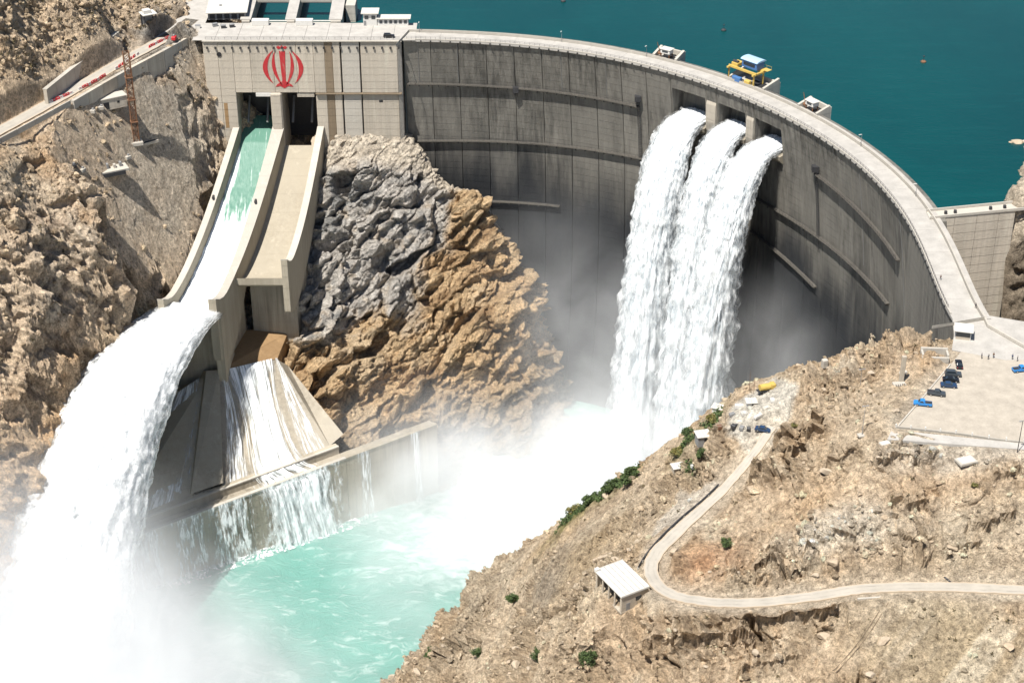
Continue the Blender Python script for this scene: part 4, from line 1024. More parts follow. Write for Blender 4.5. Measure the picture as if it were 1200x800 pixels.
# ================================================================== CHUTES
chute = thing('chute_spillway', 'twin concrete spillway chutes with high side walls, the left one running full', 'spillway', (-105, 610, -110))
def prof(t): return 1.5 * t - .5 * t ** 3
class Chute:
    def __init__(s, xl0, xr0, xl1, xr1, y1, z0, z1): s.a = (xl0, xr0, xl1, xr1); s.y1, s.z0, s.z1 = y1, z0, z1
    def at(s, t, u, up=0.0):
        y = YF + .5 + (s.y1 - YF - .5) * t
        l = s.a[0] + (s.a[2] - s.a[0]) * t; r = s.a[1] + (s.a[3] - s.a[1]) * t
        z = s.z0 + (s.z1 - s.z0) * prof(t) + (4.2 * max(0, (t - .86) / .14) ** 2)
        return np.array([l + (r - l) * u, y, z + up])
CL = Chute(XL0, XL1, -133.0, -116.0, 569.0, ZF, -84.5)
CR = Chute(XR0, XR1, -108.6, -90.2, 590.0, ZF, -79.5)
def chute_floor(c, name):
    m = MB(); n = 26
    for k in range(n + 1):
        t = k / n
        m.v += [tuple(c.at(t, 0, 0)), tuple(c.at(t, 1, 0)), tuple(c.at(t, 1, -3)), tuple(c.at(t, 0, -3))]
    for k in range(n):
        for j in range(4): m.f.append((k * 4 + j, k * 4 + (j + 1) % 4, k * 4 + 4 + (j + 1) % 4, k * 4 + 4 + j))
    m.f += [(3, 2, 1, 0), tuple(n * 4 + j for j in range(4))]
    return part(name, m, M_CHUTE, chute)
chute_floor(CL, 'chute_floor'); chute_floor(CR, 'chute_floor')
def chute_wall(inner, outer, t0, t1, hgt, foot, n=22, seg=1):
    """wall between two lines given by functions of t -> (x, y, zfloor)"""
    for k0 in range(seg):
        m = MB(); ts = np.linspace(t0 + (t1 - t0) * k0 / seg, t0 + (t1 - t0) * (k0 + 1) / seg, n // seg + 2)
        for t in ts:
            a_, b_ = inner(t), outer(t); zt = a_[2] + hgt(t)
            m.v += [(a_[0], a_[1], zt), (b_[0], b_[1], zt), (b_[0], b_[1], a_[2] - foot(t)), (a_[0], a_[1], a_[2] - foot(t))]
        k_ = len(ts)
        for k in range(k_ - 1):
            for j in range(4): m.f.append((k * 4 + j, k * 4 + 4 + j, k * 4 + 4 + (j + 1) % 4, k * 4 + (j + 1) % 4))
        m.f += [(0, 1, 2, 3), tuple((k_ - 1) * 4 + j for j in (3, 2, 1, 0))]
        part('side_wall', m, M_WALLTOP if False else M_CHUTE, chute)
hgt = lambda t: 8.2 - 1.2 * t
chute_wall(lambda t: CL.at(t, 0) , lambda t: CL.at(t, 0) + np.array([-2.3, 0, 0]), 0, 1, hgt, lambda t: 6.0, seg=4)
# the middle wall: between the two chutes, then alone along the longer left one
def mid_in(t): return CL.at(t, 1)
def mid_out(t):
    y = CL.at(t, 1)[1]; tr = (YF + .5 - y) / (YF + .5 - CR.y1)
    x = CR.at(min(tr, 1), 0)[0]
    if tr > 1: x = CL.at(t, 1)[0] + 3.0
    return np.array([min(max(x, CL.at(t, 1)[0] + 2.6), CL.at(t, 1)[0] + 6), y, 0])
chute_wall(mid_in, mid_out, 0, 1, hgt, lambda t: 4 + 16 * smooth01(np.array([t]), .55, .85)[0], seg=4)
chute_wall(lambda t: CR.at(t, 1), lambda t: CR.at(t, 1) + np.array([2.4, 0, 0]), 0, 1, lambda t: 8.2 - .2 * t, lambda t: 5 + 10 * t, seg=3)
# pale copings on the walls
def coping(inner, w0, t0=0, t1=1):
    m = MB(); ts = np.linspace(t0, t1, 24)
    for t in ts:
        a_ = inner(t); wv = w0(t)
        m.v += [(a_[0] - .15, a_[1], a_[2] + .02), (a_[0] - .15, a_[1], a_[2] + .35), (a_[0] + wv + .15, a_[1], a_[2] + .35), (a_[0] + wv + .15, a_[1], a_[2] + .02)]
    for k in range(len(ts) - 1):
        for j in range(4): m.f.append((k * 4 + j, k * 4 + 4 + j, k * 4 + 4 + (j + 1) % 4, k * 4 + (j + 1) % 4))
    m.f += [(0, 1, 2, 3), tuple((len(ts) - 1) * 4 + j for j in (3, 2, 1, 0))]
    part('coping', m, M_WALLTOP, chute)
coping(lambda t: CL.at(t, 0, hgt(t)) + np.array([-2.3, 0, 0]), lambda t: 2.3)
coping(lambda t: CL.at(t, 1, hgt(t)), lambda t: mid_out(t)[0] - mid_in(t)[0])
coping(lambda t: CR.at(t, 1, 8.2 - .2 * t), lambda t: 2.4)
# bodies of the two flip buckets
m = MB(); l0, r0 = CR.at(.5, 0), CR.at(.5, 1); l1, r1 = CR.at(.80, 0), CR.at(.80, 1)
m.prism([(l1[0] + .4, l1[1]), (r1[0] + 1.2, r1[1]), (r0[0] + 1.2, r0[1]), (l0[0] + .4, l0[1])], -112, [l1[2] - 2.6, r1[2] - 2.6, r0[2] - 3, l0[2] - 3]); part('bucket_body', m, M_WET, chute)
m = MB(); l0, r0 = CL.at(.6, 0), CL.at(.6, 1); l1, r1 = CL.at(.93, 0), CL.at(.93, 1)
m.prism([(l1[0] - 2, l1[1]), (r1[0] + .8, r1[1]), (r0[0] + .8, r0[1]), (l0[0] - 2, l0[1])], -142, [l1[2] - 2.6, r1[2] - 2.6, r0[2] - 3, l0[2] - 3]); part('bucket_body', m, M_WET, chute)
m = MB(); q = CL.at(.97, 1); m.prism([(q[0] + .2, q[1] - 1), (q[0] + 3.4, q[1] - 1), (q[0] + 4.6, q[1] + 14), (q[0] + .2, q[1] + 14)], -118, q[2] - .5); part('buttress', m, M_CHUTE, chute)
for k, (c, tt) in enumerate(((CL, .34), (CL, .36))):
    q = c.at(tt, 0 if k == 0 else 1, 8.0); part('lamp_box', MB().bbox((q[0] + (-1.2 if k == 0 else 1.4), q[1], q[2] + .7), (.8, 2.4, .9), .1), M_DARK, chute)

# ================================================================== STEPPED APRON under the chutes
apron = thing('stepped_apron', 'wet concrete apron stepping down below the chutes to the turquoise pool', 'apron', (-95, 560, -165))
W0, W1 = np.array([-152.0, 501.5]), np.array([-30.0, 571.9]); WD = (W1 - W0) / np.hypot(*(W1 - W0)); WN = np.array([-WD[1], WD[0]])   # WN points away from the pool
def wz(p): return -141.5 + 10.5 * np.clip(((p - W0) @ WD) / 162, 0, 1)
def on_w(d_, back): return W0 + WD * d_ + WN * back
LW = float(np.hypot(*(W1 - W0)))
nb = 14
for k in range(nb):
    d0, d1 = LW * k / nb + .04, LW * (k + 1) / nb - .04
    p = [on_w(d0, 0), on_w(d1, 0), on_w(d1, 3.0), on_w(d0, 3.0)]; zt = [wz(q) for q in p]
    part('wall_panel', MB().prism(p, -178, zt), M_WET, apron)
    p = [on_w(d0, -.25), on_w(d1, -.25), on_w(d1, 1.2), on_w(d0, 1.2)]; part('coping', MB().prism(p, [wz(q) + .02 for q in p], [wz(q) + .75 for q in p]), M_WALLTOP if k < 10 else M_WET, apron)
    p = [on_w(d0, 3.03), on_w(d1, 3.03), on_w(d1, 6.4), on_w(d0, 6.4)]; part('step', MB().prism(p, -178, [wz(q) - 1.1 for q in p]), M_WET, apron)
    if k < 10:
        p = [on_w(d0, 6.43), on_w(d1, 6.43), on_w(d1, 9.6), on_w(d0, 9.6)]; part('step', MB().prism(p, -178, [wz(q) + 2.0 for q in p]), M_CHUTE, apron)
        p = [on_w(d0, 6.2), on_w(d1, 6.2), on_w(d1, 7.2), on_w(d0, 7.2)]; part('coping', MB().prism(p, [wz(q) + 2.03 for q in p], [wz(q) + 2.5 for q in p]), M_WALLTOP, apron)
A_ = {k: v for k, v in dict(P1=aty(250, 438, 572), P2=aty(325, 420, 590), P3=aty(338, 388, 604), P4=aty(283, 386, 602)).items()}
part('landing_slab', MB().prism([A_['P1'][:2], A_['P2'][:2], A_['P3'][:2], A_['P4'][:2]], -125, [A_['P1'][2], A_['P2'][2], A_['P3'][2], A_['P4'][2]]), M_RUST, apron)
def hull(name, top, bot, back, mat, thick=9.0):
    """sloping slab from a top edge to a bottom edge with real thickness behind it"""
    vs = [*top, *bot[::-1]]; n_ = len(vs); bk = [np.array(v) + np.array([WN[0] * thick, WN[1] * thick, -thick * .55]) for v in vs]
    return part(name, MB().add([*vs, *bk], [tuple(range(n_ - 1, -1, -1)), tuple(range(n_, 2 * n_))] + [(k, (k + 1) % n_, n_ + (k + 1) % n_, n_ + k) for k in range(n_)]), mat, apron)
def on_step(d_, b=9.55): q = on_w(d_, b); return np.array([*q, wz(q) + 2.0])
B0, B1, B2, B3 = on_step(10), on_step(41), on_step(53), on_step(98)
T_L = np.array([-136.0, 566.0, -116.0])
hull('slope_slab', [T_L, A_['P1'] + np.array([-2.5, 0, -1])], [B0, B1], 0, M_CHUTE)
hull('slope_slab', [A_['P1'] + np.array([2.2, .6, -.3]), A_['P2'] + np.array([0, 0, -.3])], [B2, B3], 0, M_WET)
# raised rib between the two slopes
t0, t1 = A_['P1'] + np.array([-2.6, -.4, 1.6]), A_['P1'] + np.array([2.4, .4, 1.6])
hull('rib', [t0, t1], [B1 + np.array([-.6, -1.0, 1.5]), B2 + np.array([.4, -1.0, 1.5])], 0, M_CHUTE, 12)
hull('slope_slab', [A_['P2'] + np.array([.1, 0, -.6]), A_['P2'] + np.array([3.5, 3, -5])], [B3 + np.array([.1, .2, -.3]), on_step(104) + np.array([0, 1.5, 2])], 0, M_WET)

# ================================================================== RUNNING WATER
def foam_mat(name, c0=(0.93, 0.95, 0.96), c1=(0.70, 0.78, 0.82), su=60, sv=9, cut=None, bmp=0.8, dist=0.8, soft=0.12):
    """broken white water; UV runs across (u) and along the flow (v)"""
    m, nt, b = new_mat(name); uv = N(nt, 'ShaderNodeTexCoord').outputs['UV']
    n1 = noise(nt, mapping(nt, uv, (su, sv, 1)), 1.0, 6, 0.65, 0.3)
    n2 = noise(nt, mapping(nt, uv, (su * .35, sv * .35, 1), (5, 3, 0)), 1.0, 5, 0.6, 0.4)
    s_ = mth(nt, 'ADD', mth(nt, 'MULTIPLY', n1, 0.55), mth(nt, 'MULTIPLY', n2, 0.45))
    L(nt, mix(nt, ramp(nt, s_, [(0.40, 0.0), (0.56, 1.0)]), c1, c0), b.inputs['Base Color'])
    b.inputs['Roughness'].default_value = 0.75; b.inputs['Specular IOR Level'].default_value = 0.15
    b.inputs['Subsurface Weight'].default_value = 0.0
    bump(nt, s_, bmp, dist, b)
    if cut is not None:
        at = N(nt, 'ShaderNodeAttribute'); at.attribute_name = 'thin'
        a_ = mth(nt, 'SUBTRACT', s_, mth(nt, 'ADD', at.outputs['Fac'], cut))
        mr = N(nt, 'ShaderNodeMapRange'); mr.interpolation_type = 'SMOOTHSTEP'; L(nt, a_, mr.inputs[0]); mr.inputs[1].default_value = -soft; mr.inputs[2].default_value = soft
        L(nt, mr.outputs[0], b.inputs['Alpha'])
    return m
M_FALL = foam_mat('falling_water', c0=(0.94, 0.95, 0.96), c1=(0.60, 0.67, 0.72), su=26, sv=7, bmp=1.0, dist=1.0)
M_VEIL = foam_mat('falling_spray', su=38, sv=12, cut=0.49, soft=0.18)
M_JET = foam_mat('jet_water', su=30, sv=14, c1=(0.88, 0.92, 0.94), bmp=0.3)
M_JVEIL = foam_mat('jet_spray', su=56, sv=30, c1=(0.88, 0.92, 0.94), cut=0.45, bmp=0.3, soft=0.24)
M_SHEET = foam_mat('water_sheet', c0=(0.92, 0.94, 0.95), c1=(0.62, 0.70, 0.72), su=26, sv=3, cut=0.47, soft=0.10)
M_EDGE = foam_mat('edge_foam', su=160, sv=3, cut=0.5, soft=0.08)
def tube_water(name, cen, right, up, hw, th, nt_, na, mat, amp, seed, sv=1.0, thin=None, kind='structure', swell=1.0, label=None, squ=1.0):
    """a body of water along a path: cen/right/up/hw/th are arrays over t"""
    a_ = np.linspace(0, 2 * np.pi, na, endpoint=False)
    ca, sa = np.cos(a_), np.sin(a_)
    ca = np.sign(ca) * np.abs(ca) ** squ
    T, A = np.meshgrid(np.arange(nt_), np.arange(na), indexing='ij')
    t = np.linspace(0, 1, nt_)
    q = np.stack([np.cos(a_)[A] * 2.2 * (hw / hw[0])[T] ** .3, np.sin(a_)[A] * 2.2, t[T] * sv * 4], 2).reshape(-1, 3)
    n_ = fbm(q * np.array([1.6, 1.6, 1.0]), 4, 0.55, seed, True) * 0.7 + fbm(q * np.array([5, 5, 2.2]), 4, 0.6, seed + 20) * 0.6
    f1, f2, cid, _ = worley(q * np.array([3.2, 3.2, 1.6]), seed + 70)
    n_ = (n_ + (0.5 - f1) * 1.0).reshape(nt_, na)
    rr = 1 + n_ * (amp[:, None] / np.maximum(th[:, None], 1.0))
    rx = 1 + n_ * (amp[:, None] / np.maximum(hw[:, None], 1.0))
    V = cen[:, None, :] + right[:, None, :] * (ca[None, :, None] * (hw[:, None] * rx * swell)[:, :, None]) + up[:, None, :] * (sa[None, :, None] * (th[:, None] * rr * swell)[:, :, None])
    V = V.reshape(-1, 3)
    i, j = np.meshgrid(np.arange(nt_ - 1), np.arange(na), indexing='ij'); i, j = i.ravel(), j.ravel(); jn = (j + 1) % na
    f = np.stack([i * na + j, i * na + jn, (i + 1) * na + jn, (i + 1) * na + j], 1)
    me = np_mesh(name, V, f, True)
    uv = me.uv_layers.new(name='uv'); li = np.empty(len(f) * 4, np.int32); me.loops.foreach_get('vertex_index', li)
    tt = t[li // na]; aa = (li % na) / na; aa = np.abs(aa * 2 - 1)
    uv.data.foreach_set('uv', np.c_[aa, tt * sv].astype(np.float32).ravel())
    at = me.attributes.new('thin', 'FLOAT', 'POINT'); at.data.foreach_set('value', (np.zeros(len(V)) if thin is None else np.repeat(thin, na)).astype(np.float32))
    o = link_mesh(name, me, mat); tag(o, kind=kind)
    if label: o['label'] = label
    return o
# ---- three nappes over the crest mouths
def nappe(s0, s1, h0, h1, v0, seed, t_end=5.9, n=230, label=None):
    t = np.linspace(-0.55, t_end, n); sm = (s0 + s1) / 2; c, nn = crest(sm); tg = np.array([-nn[1], nn[0]])
    k = 0.36; tp = np.maximum(t, 0)
    out = np.where(t > 0, v0 / k * (1 - np.exp(-k * tp)), v0 * t)
    zz = np.where(t > 0, -4.4 * tp ** 1.93, 1.0 * -t)
    p = np.array([face(sm, h1 - 2.9, 1.0)]) + np.c_[out[:, None] * nn[None, :], zz]
    v = np.gradient(p, axis=0); v /= np.linalg.norm(v, axis=1)[:, None]
    right = np.tile([tg[0], tg[1], 0.0], (n, 1)); up = np.cross(right, v)
    hw = (s1 - s0) / 2 - 1.7 + 0.16 * tp; th = 1.7 + 0.65 * tp ** 1.1
    amp = 0.42 + 0.42 * np.minimum(tp, 4.5)
    tube_water('waterfall', p, right, up, hw, th, n, 150, M_FALL, amp, seed, sv=3.0, label=label, squ=0.75)
    for q, (sw, cu) in enumerate(((1.07, -0.03), (1.17, 0.02), (1.30, 0.06))):
        thin = cu + 0.10 * (1 - smooth01(tp, 0.2, 1.6)) + 0.03
        tube_water('spray', p, right, up, hw + .3 * tp * (sw - 1), th + .8 * tp * (sw - 1), n, 90, M_VEIL, amp * 1.3, seed + 5 + q, sv=3.0, thin=thin, kind='stuff', swell=sw)
nappe(112.8, 128.6, 7, 21, 10.5, 501, label='left white waterfall pouring from the crest mouth nearest the gate block')
nappe(134.6, 148.6, 7, 19, 8.5, 521, label='middle white waterfall squeezed between its two neighbours')
nappe(153.4, 167.6, 7, 19, 10.5, 541, label='right white waterfall pouring from the crest mouth nearest the parking lot')
# ---- water running down the left chute
def chute_sheet():
    n, k = 200, 44; t = np.linspace(-0.17, 1.0, n); u = np.linspace(0.005, 0.995, k)
    V = np.zeros((n, k, 3))
    for i, tt in enumerate(t):
        if tt < 0:
            q0 = CL.at(0, 0); q1 = CL.at(0, 1)
            for j, uu in enumerate(u): V[i, j] = q0 + (q1 - q0) * uu + np.array([0, -tt * 82, 1.6 + (-tt) * 82 * .42])
        else:
            for j, uu in enumerate(u): V[i, j] = CL.at(tt, uu, 1.6)
    V = V.reshape(-1, 3); f = np.repeat(smooth01(t, .05, .6), k); 
    V[:, 2] += (0.12 + 0.65 * f) * fbm(V / np.array([1.3, 3.2, 3]), 4, 0.6, 611) + 0.6 * f
    me = grid_mesh('water', V, n, k)
    m, nt, b = new_mat('chute_water'); P = N(nt, 'ShaderNodeNewGeometry').outputs['Position']
    at = N(nt, 'ShaderNodeAttribute'); at.attribute_name = 'foam'
    st = noise(nt, mapping(nt, P, (0.8, 0.06, 0.06)), 1.0, 6, 0.7)
    g = ramp(nt, mth(nt, 'ADD', mth(nt, 'MULTIPLY', mth(nt, 'SUBTRACT', st, 0.5), 2.2), at.outputs['Fac']), [(0.20, 0.0), (0.62, 1.0)])
    L(nt, mix(nt, g, (0.10, 0.22, 0.17), (0.90, 0.93, 0.93)), b.inputs['Base Color']); b.inputs['Roughness'].default_value = 0.4
    bump(nt, st, 0.7, 0.5, b); me.materials.append(m)
    U = np.tile(u, n); TT = np.repeat(t, k)
    foam = np.clip(smooth01(TT, 0.24, 0.58) * 1.05 + smooth01(np.abs(U - .52), .26, .42) * .55 * smooth01(TT, -.02, .08) , 0, 1)
    a_ = me.attributes.new('foam', 'FLOAT', 'POINT'); a_.data.foreach_set('value', foam.astype(np.float32))
    o = link_mesh('chute_water', me, None); tag(o, kind='structure')
chute_sheet()
# ---- the jet thrown from the left bucket
def jet():
    n = 320; t = np.linspace(-0.12, 5.15, n); d_ = np.array([-0.345, -0.939]); v0, vz = 31.0, 3.2
    p0 = CL.at(1, .5, 1.2); tp = np.maximum(t, 0)
    hx = v0 * t - .9 * tp ** 2
    p = np.c_[p0[0] + d_[0] * hx, p0[1] + d_[1] * hx, p0[2] + vz * t - 4.9 * tp ** 2]
    v = np.gradient(p, axis=0); v /= np.linalg.norm(v, axis=1)[:, None]
    right = np.tile([0.939, -0.345, 0.0], (n, 1)); up = np.cross(right, v)
    hw = 8.4 + 2.1 * tp ** 1.1; th = 1.5 + 2.9 * tp ** 1.05; amp = 0.2 + 0.30 * np.minimum(tp, 4)
    tube_water('water_jet', p, right, up, hw, th, n, 190, M_JET, amp, 701, sv=3.0, label='huge white jet of water shooting from the left chute into the gorge')
    for q, (sw, cu) in enumerate(((1.05, -0.10), (1.12, -0.06), (1.20, -0.02), (1.30, 0.02), (1.42, 0.05), (1.56, 0.08))):
        tube_water('spray', p, right, up, hw, th + .5 * tp * (sw - 1), n, 110, M_JVEIL, amp * 1.4, 711 + q, sv=3.0, thin=cu + .02 + .08 * (1 - smooth01(tp, 0, .9)), kind='stuff', swell=sw)
jet()
# ---- thin sheets of water on the apron
def sheet(name, rows, nu, nv, mat, amp, seed, lift=0.35, thin=0.0):
    """rows: lists of left / right 3-D points from top to bottom"""
    Ls = smooth_line([r[0] for r in rows], 12); Rs = smooth_line([r[1] for r in rows], 12); k = len(Ls)
    idx = np.linspace(0, k - 1, nu); i0 = np.minimum(idx.astype(int), k - 2); f = (idx - i0)[:, None]
    Lq, Rq = Ls[i0] * (1 - f) + Ls[i0 + 1] * f, Rs[i0] * (1 - f) + Rs[i0 + 1] * f
    u = np.linspace(0, 1, nv); V = (Lq[:, None] * (1 - u)[None, :, None] + Rq[:, None] * u[None, :, None]).reshape(-1, 3)
    n_ = fbm(V / np.array([1.6, 1.6, 4]), 4, .6, seed) * amp + lift
    V = V + np.array([-WN[0], -WN[1], .6]) * n_[:, None]
    me = grid_mesh(name, V, nu, nv); li = np.empty(len(me.loops), np.int32); me.loops.foreach_get('vertex_index', li)
    uv = me.uv_layers.new(name='uv'); uv.data.foreach_set('uv', np.c_[(li % nv) / nv, (li // nv) / nu * 2].astype(np.float32).ravel())
    ed = np.tile(np.maximum(np.abs(u - .5) * 2 - .55, 0) * .28, nu) + thin
    a_ = me.attributes.new('thin', 'FLOAT', 'POINT'); a_.data.foreach_set('value', ed.astype(np.float32))
    tag(link_mesh(name, me, mat), kind='structure'); return me
def wp_(d_, back, z): q = on_w(d_, back); return np.array([*q, z])
ap1, ap2 = A_['P1'], A_['P2']
e0, e1 = ap1 + (ap2 - ap1) * .14, ap1 + (ap2 - ap1) * .95
sheet('water_sheet', [(e0 + [0, .5, .4], e1 + [0, .5, .4]), (e0 * .52 + B2 * .24 + B3 * .24 - [4, 0, 0], e1 * .5 + B2 * .12 + B3 * .38 + [-3, 0, 0]), (wp_(63, 9.8, -134.2), wp_(86, 9.8, -133.0)), (wp_(63, 3, -137.3), wp_(91, 3, -136.0)), (wp_(64, -.6, -139), wp_(93, -.6, -138)), (wp_(66, -2.2, -152), wp_(94, -2.2, -152)), (wp_(67, -3.5, -165.5), wp_(96, -3.5, -165.5))], 150, 70, M_SHEET, .5, 801, .5)
sheet('water_sheet', [(T_L + [1, -.4, .2], ap1 + [-5, -.4, -1.0]), ((T_L + B0) / 2, (ap1 + B1) / 2 + [-3, 0, 0]), (B0 + [1, 0, .3], B1 + [-3, 0, .3])], 70, 50, M_SHEET, .25, 811, .4, 0.02)
for (d0, d1, th_) in ((6, 26, .05), (24, 44, .07), (40, 62, .045), (60, 100, .03), (104, 112, .07), (128, 133, .04)):
    sheet('water_sheet', [(wp_(d0, -.3, wz(on_w(d0, 0)) + .8), wp_(d1, -.3, wz(on_w(d1, 0)) + .8)), (wp_(d0 + 1, -1.0, -152), wp_(d1, -1.0, -152)), (wp_(d0 + 1, -1.6, -165.5), wp_(d1 + 1, -1.6, -165.5))], 60, 60, M_SHEET, .3, 821 + int(d0), .3, th_)
sheet('water_sheet', [(e1 + [0, .4, .3], ap2 + [0, .3, .2]), (e1 * .5 + B2 * .12 + B3 * .38 + [-2, 0, 0], (ap2 + B3) / 2), (on_step(86), on_step(97))], 70, 60, M_SHEET, .2, 861, .35, .06)
sheet('water_sheet', [(ap1 + [3, .5, .3], e0 + [1, .5, .3]), ((ap1 + B2) / 2 + [2, 0, 0], e0 * .52 + B2 * .24 + B3 * .24 - [3, 0, 0]), (on_step(54), on_step(64))], 70, 40, M_SHEET, .2, 871, .35, .05)
# churned foot of the apron
sheet('foam', [(wp_(2, -.2, -164), wp_(132, -.2, -164)), (wp_(2, -2.5, -164.3), wp_(132, -2.2, -164.3)), (wp_(2, -6.0, -164.6), wp_(132, -5.0, -164.6))], 24, 420, M_EDGE, .5, 840, .0, .04)

# ================================================================== MIST
def mist(name, lo, hi, gs, seed, nscale=0.03, lo_r=0.36, hi_r=0.66):
    m = bpy.data.materials.new(name + '_vapour'); m.use_nodes = True; nt = m.node_tree
    nt.nodes.remove(nt.nodes['Principled BSDF'])
    out = nt.nodes['Material Output']; pv = N(nt, 'ShaderNodeVolumePrincipled'); pv.inputs['Color'].default_value = (.97, .985, 1, 1); pv.inputs['Anisotropy'].default_value = -0.15
    P = N(nt, 'ShaderNodeNewGeometry').outputs['Position']
    tot = None
    for c, r, dens in gs:
        v = N(nt, 'ShaderNodeVectorMath'); v.operation = 'SUBTRACT'; L(nt, P, v.inputs[0]); v.inputs[1].default_value = c
        v2 = N(nt, 'ShaderNodeVectorMath'); v2.operation = 'DIVIDE'; L(nt, v.outputs[0], v2.inputs[0]); v2.inputs[1].default_value = r
        dt = N(nt, 'ShaderNodeVectorMath'); dt.operation = 'DOT_PRODUCT'; L(nt, v2.outputs[0], dt.inputs[0]); L(nt, v2.outputs[0], dt.inputs[1])
        g = mth(nt, 'MULTIPLY', mth(nt, 'POWER', 2.71828, mth(nt, 'MULTIPLY', dt.outputs['Value'], -1.0)), dens)
        tot = g if tot is None else mth(nt, 'ADD', tot, g)
    n_ = noise(nt, mapping(nt, P, (nscale, nscale, nscale * .8), (seed, 0, 0)), 1.0, 5, 0.6, 0.5)
    tot = mth(nt, 'MULTIPLY', tot, ramp(nt, n_, [(lo_r, 0.12), (hi_r, 1.6)]))
    tot = mth(nt, 'MAXIMUM', mth(nt, 'SUBTRACT', tot, 0.0006), 0.0)
    L(nt, tot, pv.inputs['Density']); L(nt, pv.outputs[0], out.inputs['Volume'])
    c = (np.array(lo) + np.array(hi)) / 2
    o = part(name, MB().box(c, np.array(hi) - np.array(lo)), m); tag(o, kind='stuff'); return o
mist('mist', (-120, 430, -166), (142, 668, -15), [((48, 560, -162), (42, 38, 28), 0.075), ((34, 602, -118), (28, 28, 46), 0.009), ((0, 640, -118), (28, 16, 38), 0.008), ((92, 556, -106), (26, 36, 36), 0.009), ((-8, 546, -163), (64, 46, 17), 0.018), ((-27, 562, -150), (28, 20, 22), 0.040), ((-78, 548, -158), (36, 28, 12), 0.006), ((4, 490, -158), (54, 40, 20), 0.019), ((8, 560, -140), (85, 60, 40), 0.0028)], 3.0)
mist('mist', (-290, 350, -166), (-40, 545, -50), [((-160, 420, -160), (46, 46, 38), 0.19), ((-190, 438, -148), (36, 44, 44), 0.11), ((-152, 486, -125), (24, 36, 26), 0.020), ((-108, 436, -164), (46, 40, 15), 0.038)], 9.0)

# ================================================================== THINGS ON THE RIGHT BANK
def ground_bvh_left(): return _ground_bvh(LG)
LBVH = ground_bvh_left()
def on_left(px, py):
    d = Vector(_ray(px, py)).normalized(); h = LBVH.ray_cast(Vector((0, 0, CAM_H)), d)[0]
    return np.array(h if h is not None else atz(px, py, -10))
def drop_left(x, y):
    h = LBVH.ray_cast(Vector((x, y, 300)), Vector((0, 0, -1)))[0]; return h.z if h is not None else 0.0

# ---- paving ---------------------------------------------------------
def strip(name, line, hw, zoff, mat, parent=None, w2=None):
    m = MB(); L_ = np.array(line); d_ = np.gradient(L_[:, :2], axis=0); d_ /= np.hypot(*d_.T)[:, None]; nrm = np.c_[-d_[:, 1], d_[:, 0]]
    n_p = len(L_); hv = np.full(n_p, hw) if np.isscalar(hw) else np.asarray(hw); js = np.random.default_rng(n_p).uniform(-.16, .16, (n_p, 2))
    for p, q, h_, jj in zip(L_, nrm, hv, js):
        a_, b_ = h_ + jj[0], h_ + jj[1]
        m.v += [(p[0] + q[0] * a_, p[1] + q[1] * a_, p[2] + zoff), (p[0] - q[0] * b_, p[1] - q[1] * b_, p[2] + zoff), (p[0] - q[0] * b_, p[1] - q[1] * b_, p[2] + zoff - .5), (p[0] + q[0] * a_, p[1] + q[1] * a_, p[2] + zoff - .5)]
    for k in range(len(L_) - 1):
        for j in range(4): m.f.append((k * 4 + j, k * 4 + (j + 1) % 4, k * 4 + 4 + (j + 1) % 4, k * 4 + 4 + j))
    o = part(name, m, mat, parent); uv = o.data.uv_layers.new(name='uv'); n_ = len(o.data.loops); li = np.empty(n_, np.int32); o.data.loops.foreach_get('vertex_index', li)
    uv.data.foreach_set('uv', np.c_[np.where(np.isin(li % 4, (0, 3)), 0.0, 1.0), (li // 4) / 10.0].astype(np.float32).ravel()); return o
tag(strip('road', road_r, 1.25 + .6 * smooth01(np.arange(len(road_r)), 8, 40), 0.12, M_TRACK), kind='structure')
tag(strip('road', road_l, 3.1, 0.12, M_TRACK), kind='structure')
lot = part('parking_lot', MB().prism([tuple(p[:2]) for p in [atz(1052, 500, 0), atz(1078, 470, 0), atz(1114, 427, 0), atz(1126, 412, 0), atz(1290, 412, 0), atz(1300, 520, 0), atz(1200, 518, 0), atz(1120, 508, 0)]][::-1], -.7, -.02), M_LOT); tag(lot, kind='structure')
end = part('crest_landing', MB().prism([(127.0, 428.5), (125.0, 417), (122.5, 408.5), (136, 403), (160, 403), (160, 419.5), (136.8, 428)], -.6, .02), M_ROAD); tag(end, kind='structure')
# the crest road runs on past the arch as a paved ramp
kerb_r = part('road_kerb', MB().prism([(135.3, 428.0), (135.3, 421), (146, 404), (146.5, 404.3), (135.8, 421.3), (135.8, 428.0)], 0.03, 1.0), M_WALLTOP); tag(kerb_r, kind='structure')
walk = part('pavement', MB().prism([tuple(atz(*p)[:2]) for p in [(1040, 514, 0), (1200, 526, 0), (1290, 530, 0), (1290, 520, 0), (1200, 519, 0), (1045, 503, 0)]], -.9, -.10), M_DECK); tag(walk, kind='structure')
lowwall = thing('low_wall', 'low pale wall with short posts along the edge of the parking lot', 'wall', atz(1120, 508, 0))
pl = smooth_line([atz(1050, 501, 0), atz(1120, 508.5, 0), atz(1200, 519, 0), atz(1290, 521, 0)], 8)
m = MB()
for p, q in zip(pl[:-1], pl[1:]): m.prism(list(map(tuple, [p[:2], q[:2], q[:2] + [0, .3], p[:2] + [0, .3]])), -.3, .45)
part('base', m, M_WALLTOP, lowwall)
for p in pl[::2]: part('post', MB().bbox((p[0], p[1] + .15, .6), (.35, .35, 1.0), .05), M_WHITE, lowwall)
kb = thing('lot_kerb', 'pale kerb stone line edging the parking lot beside the parked cars', 'kerb', atz(1075, 470, 0))
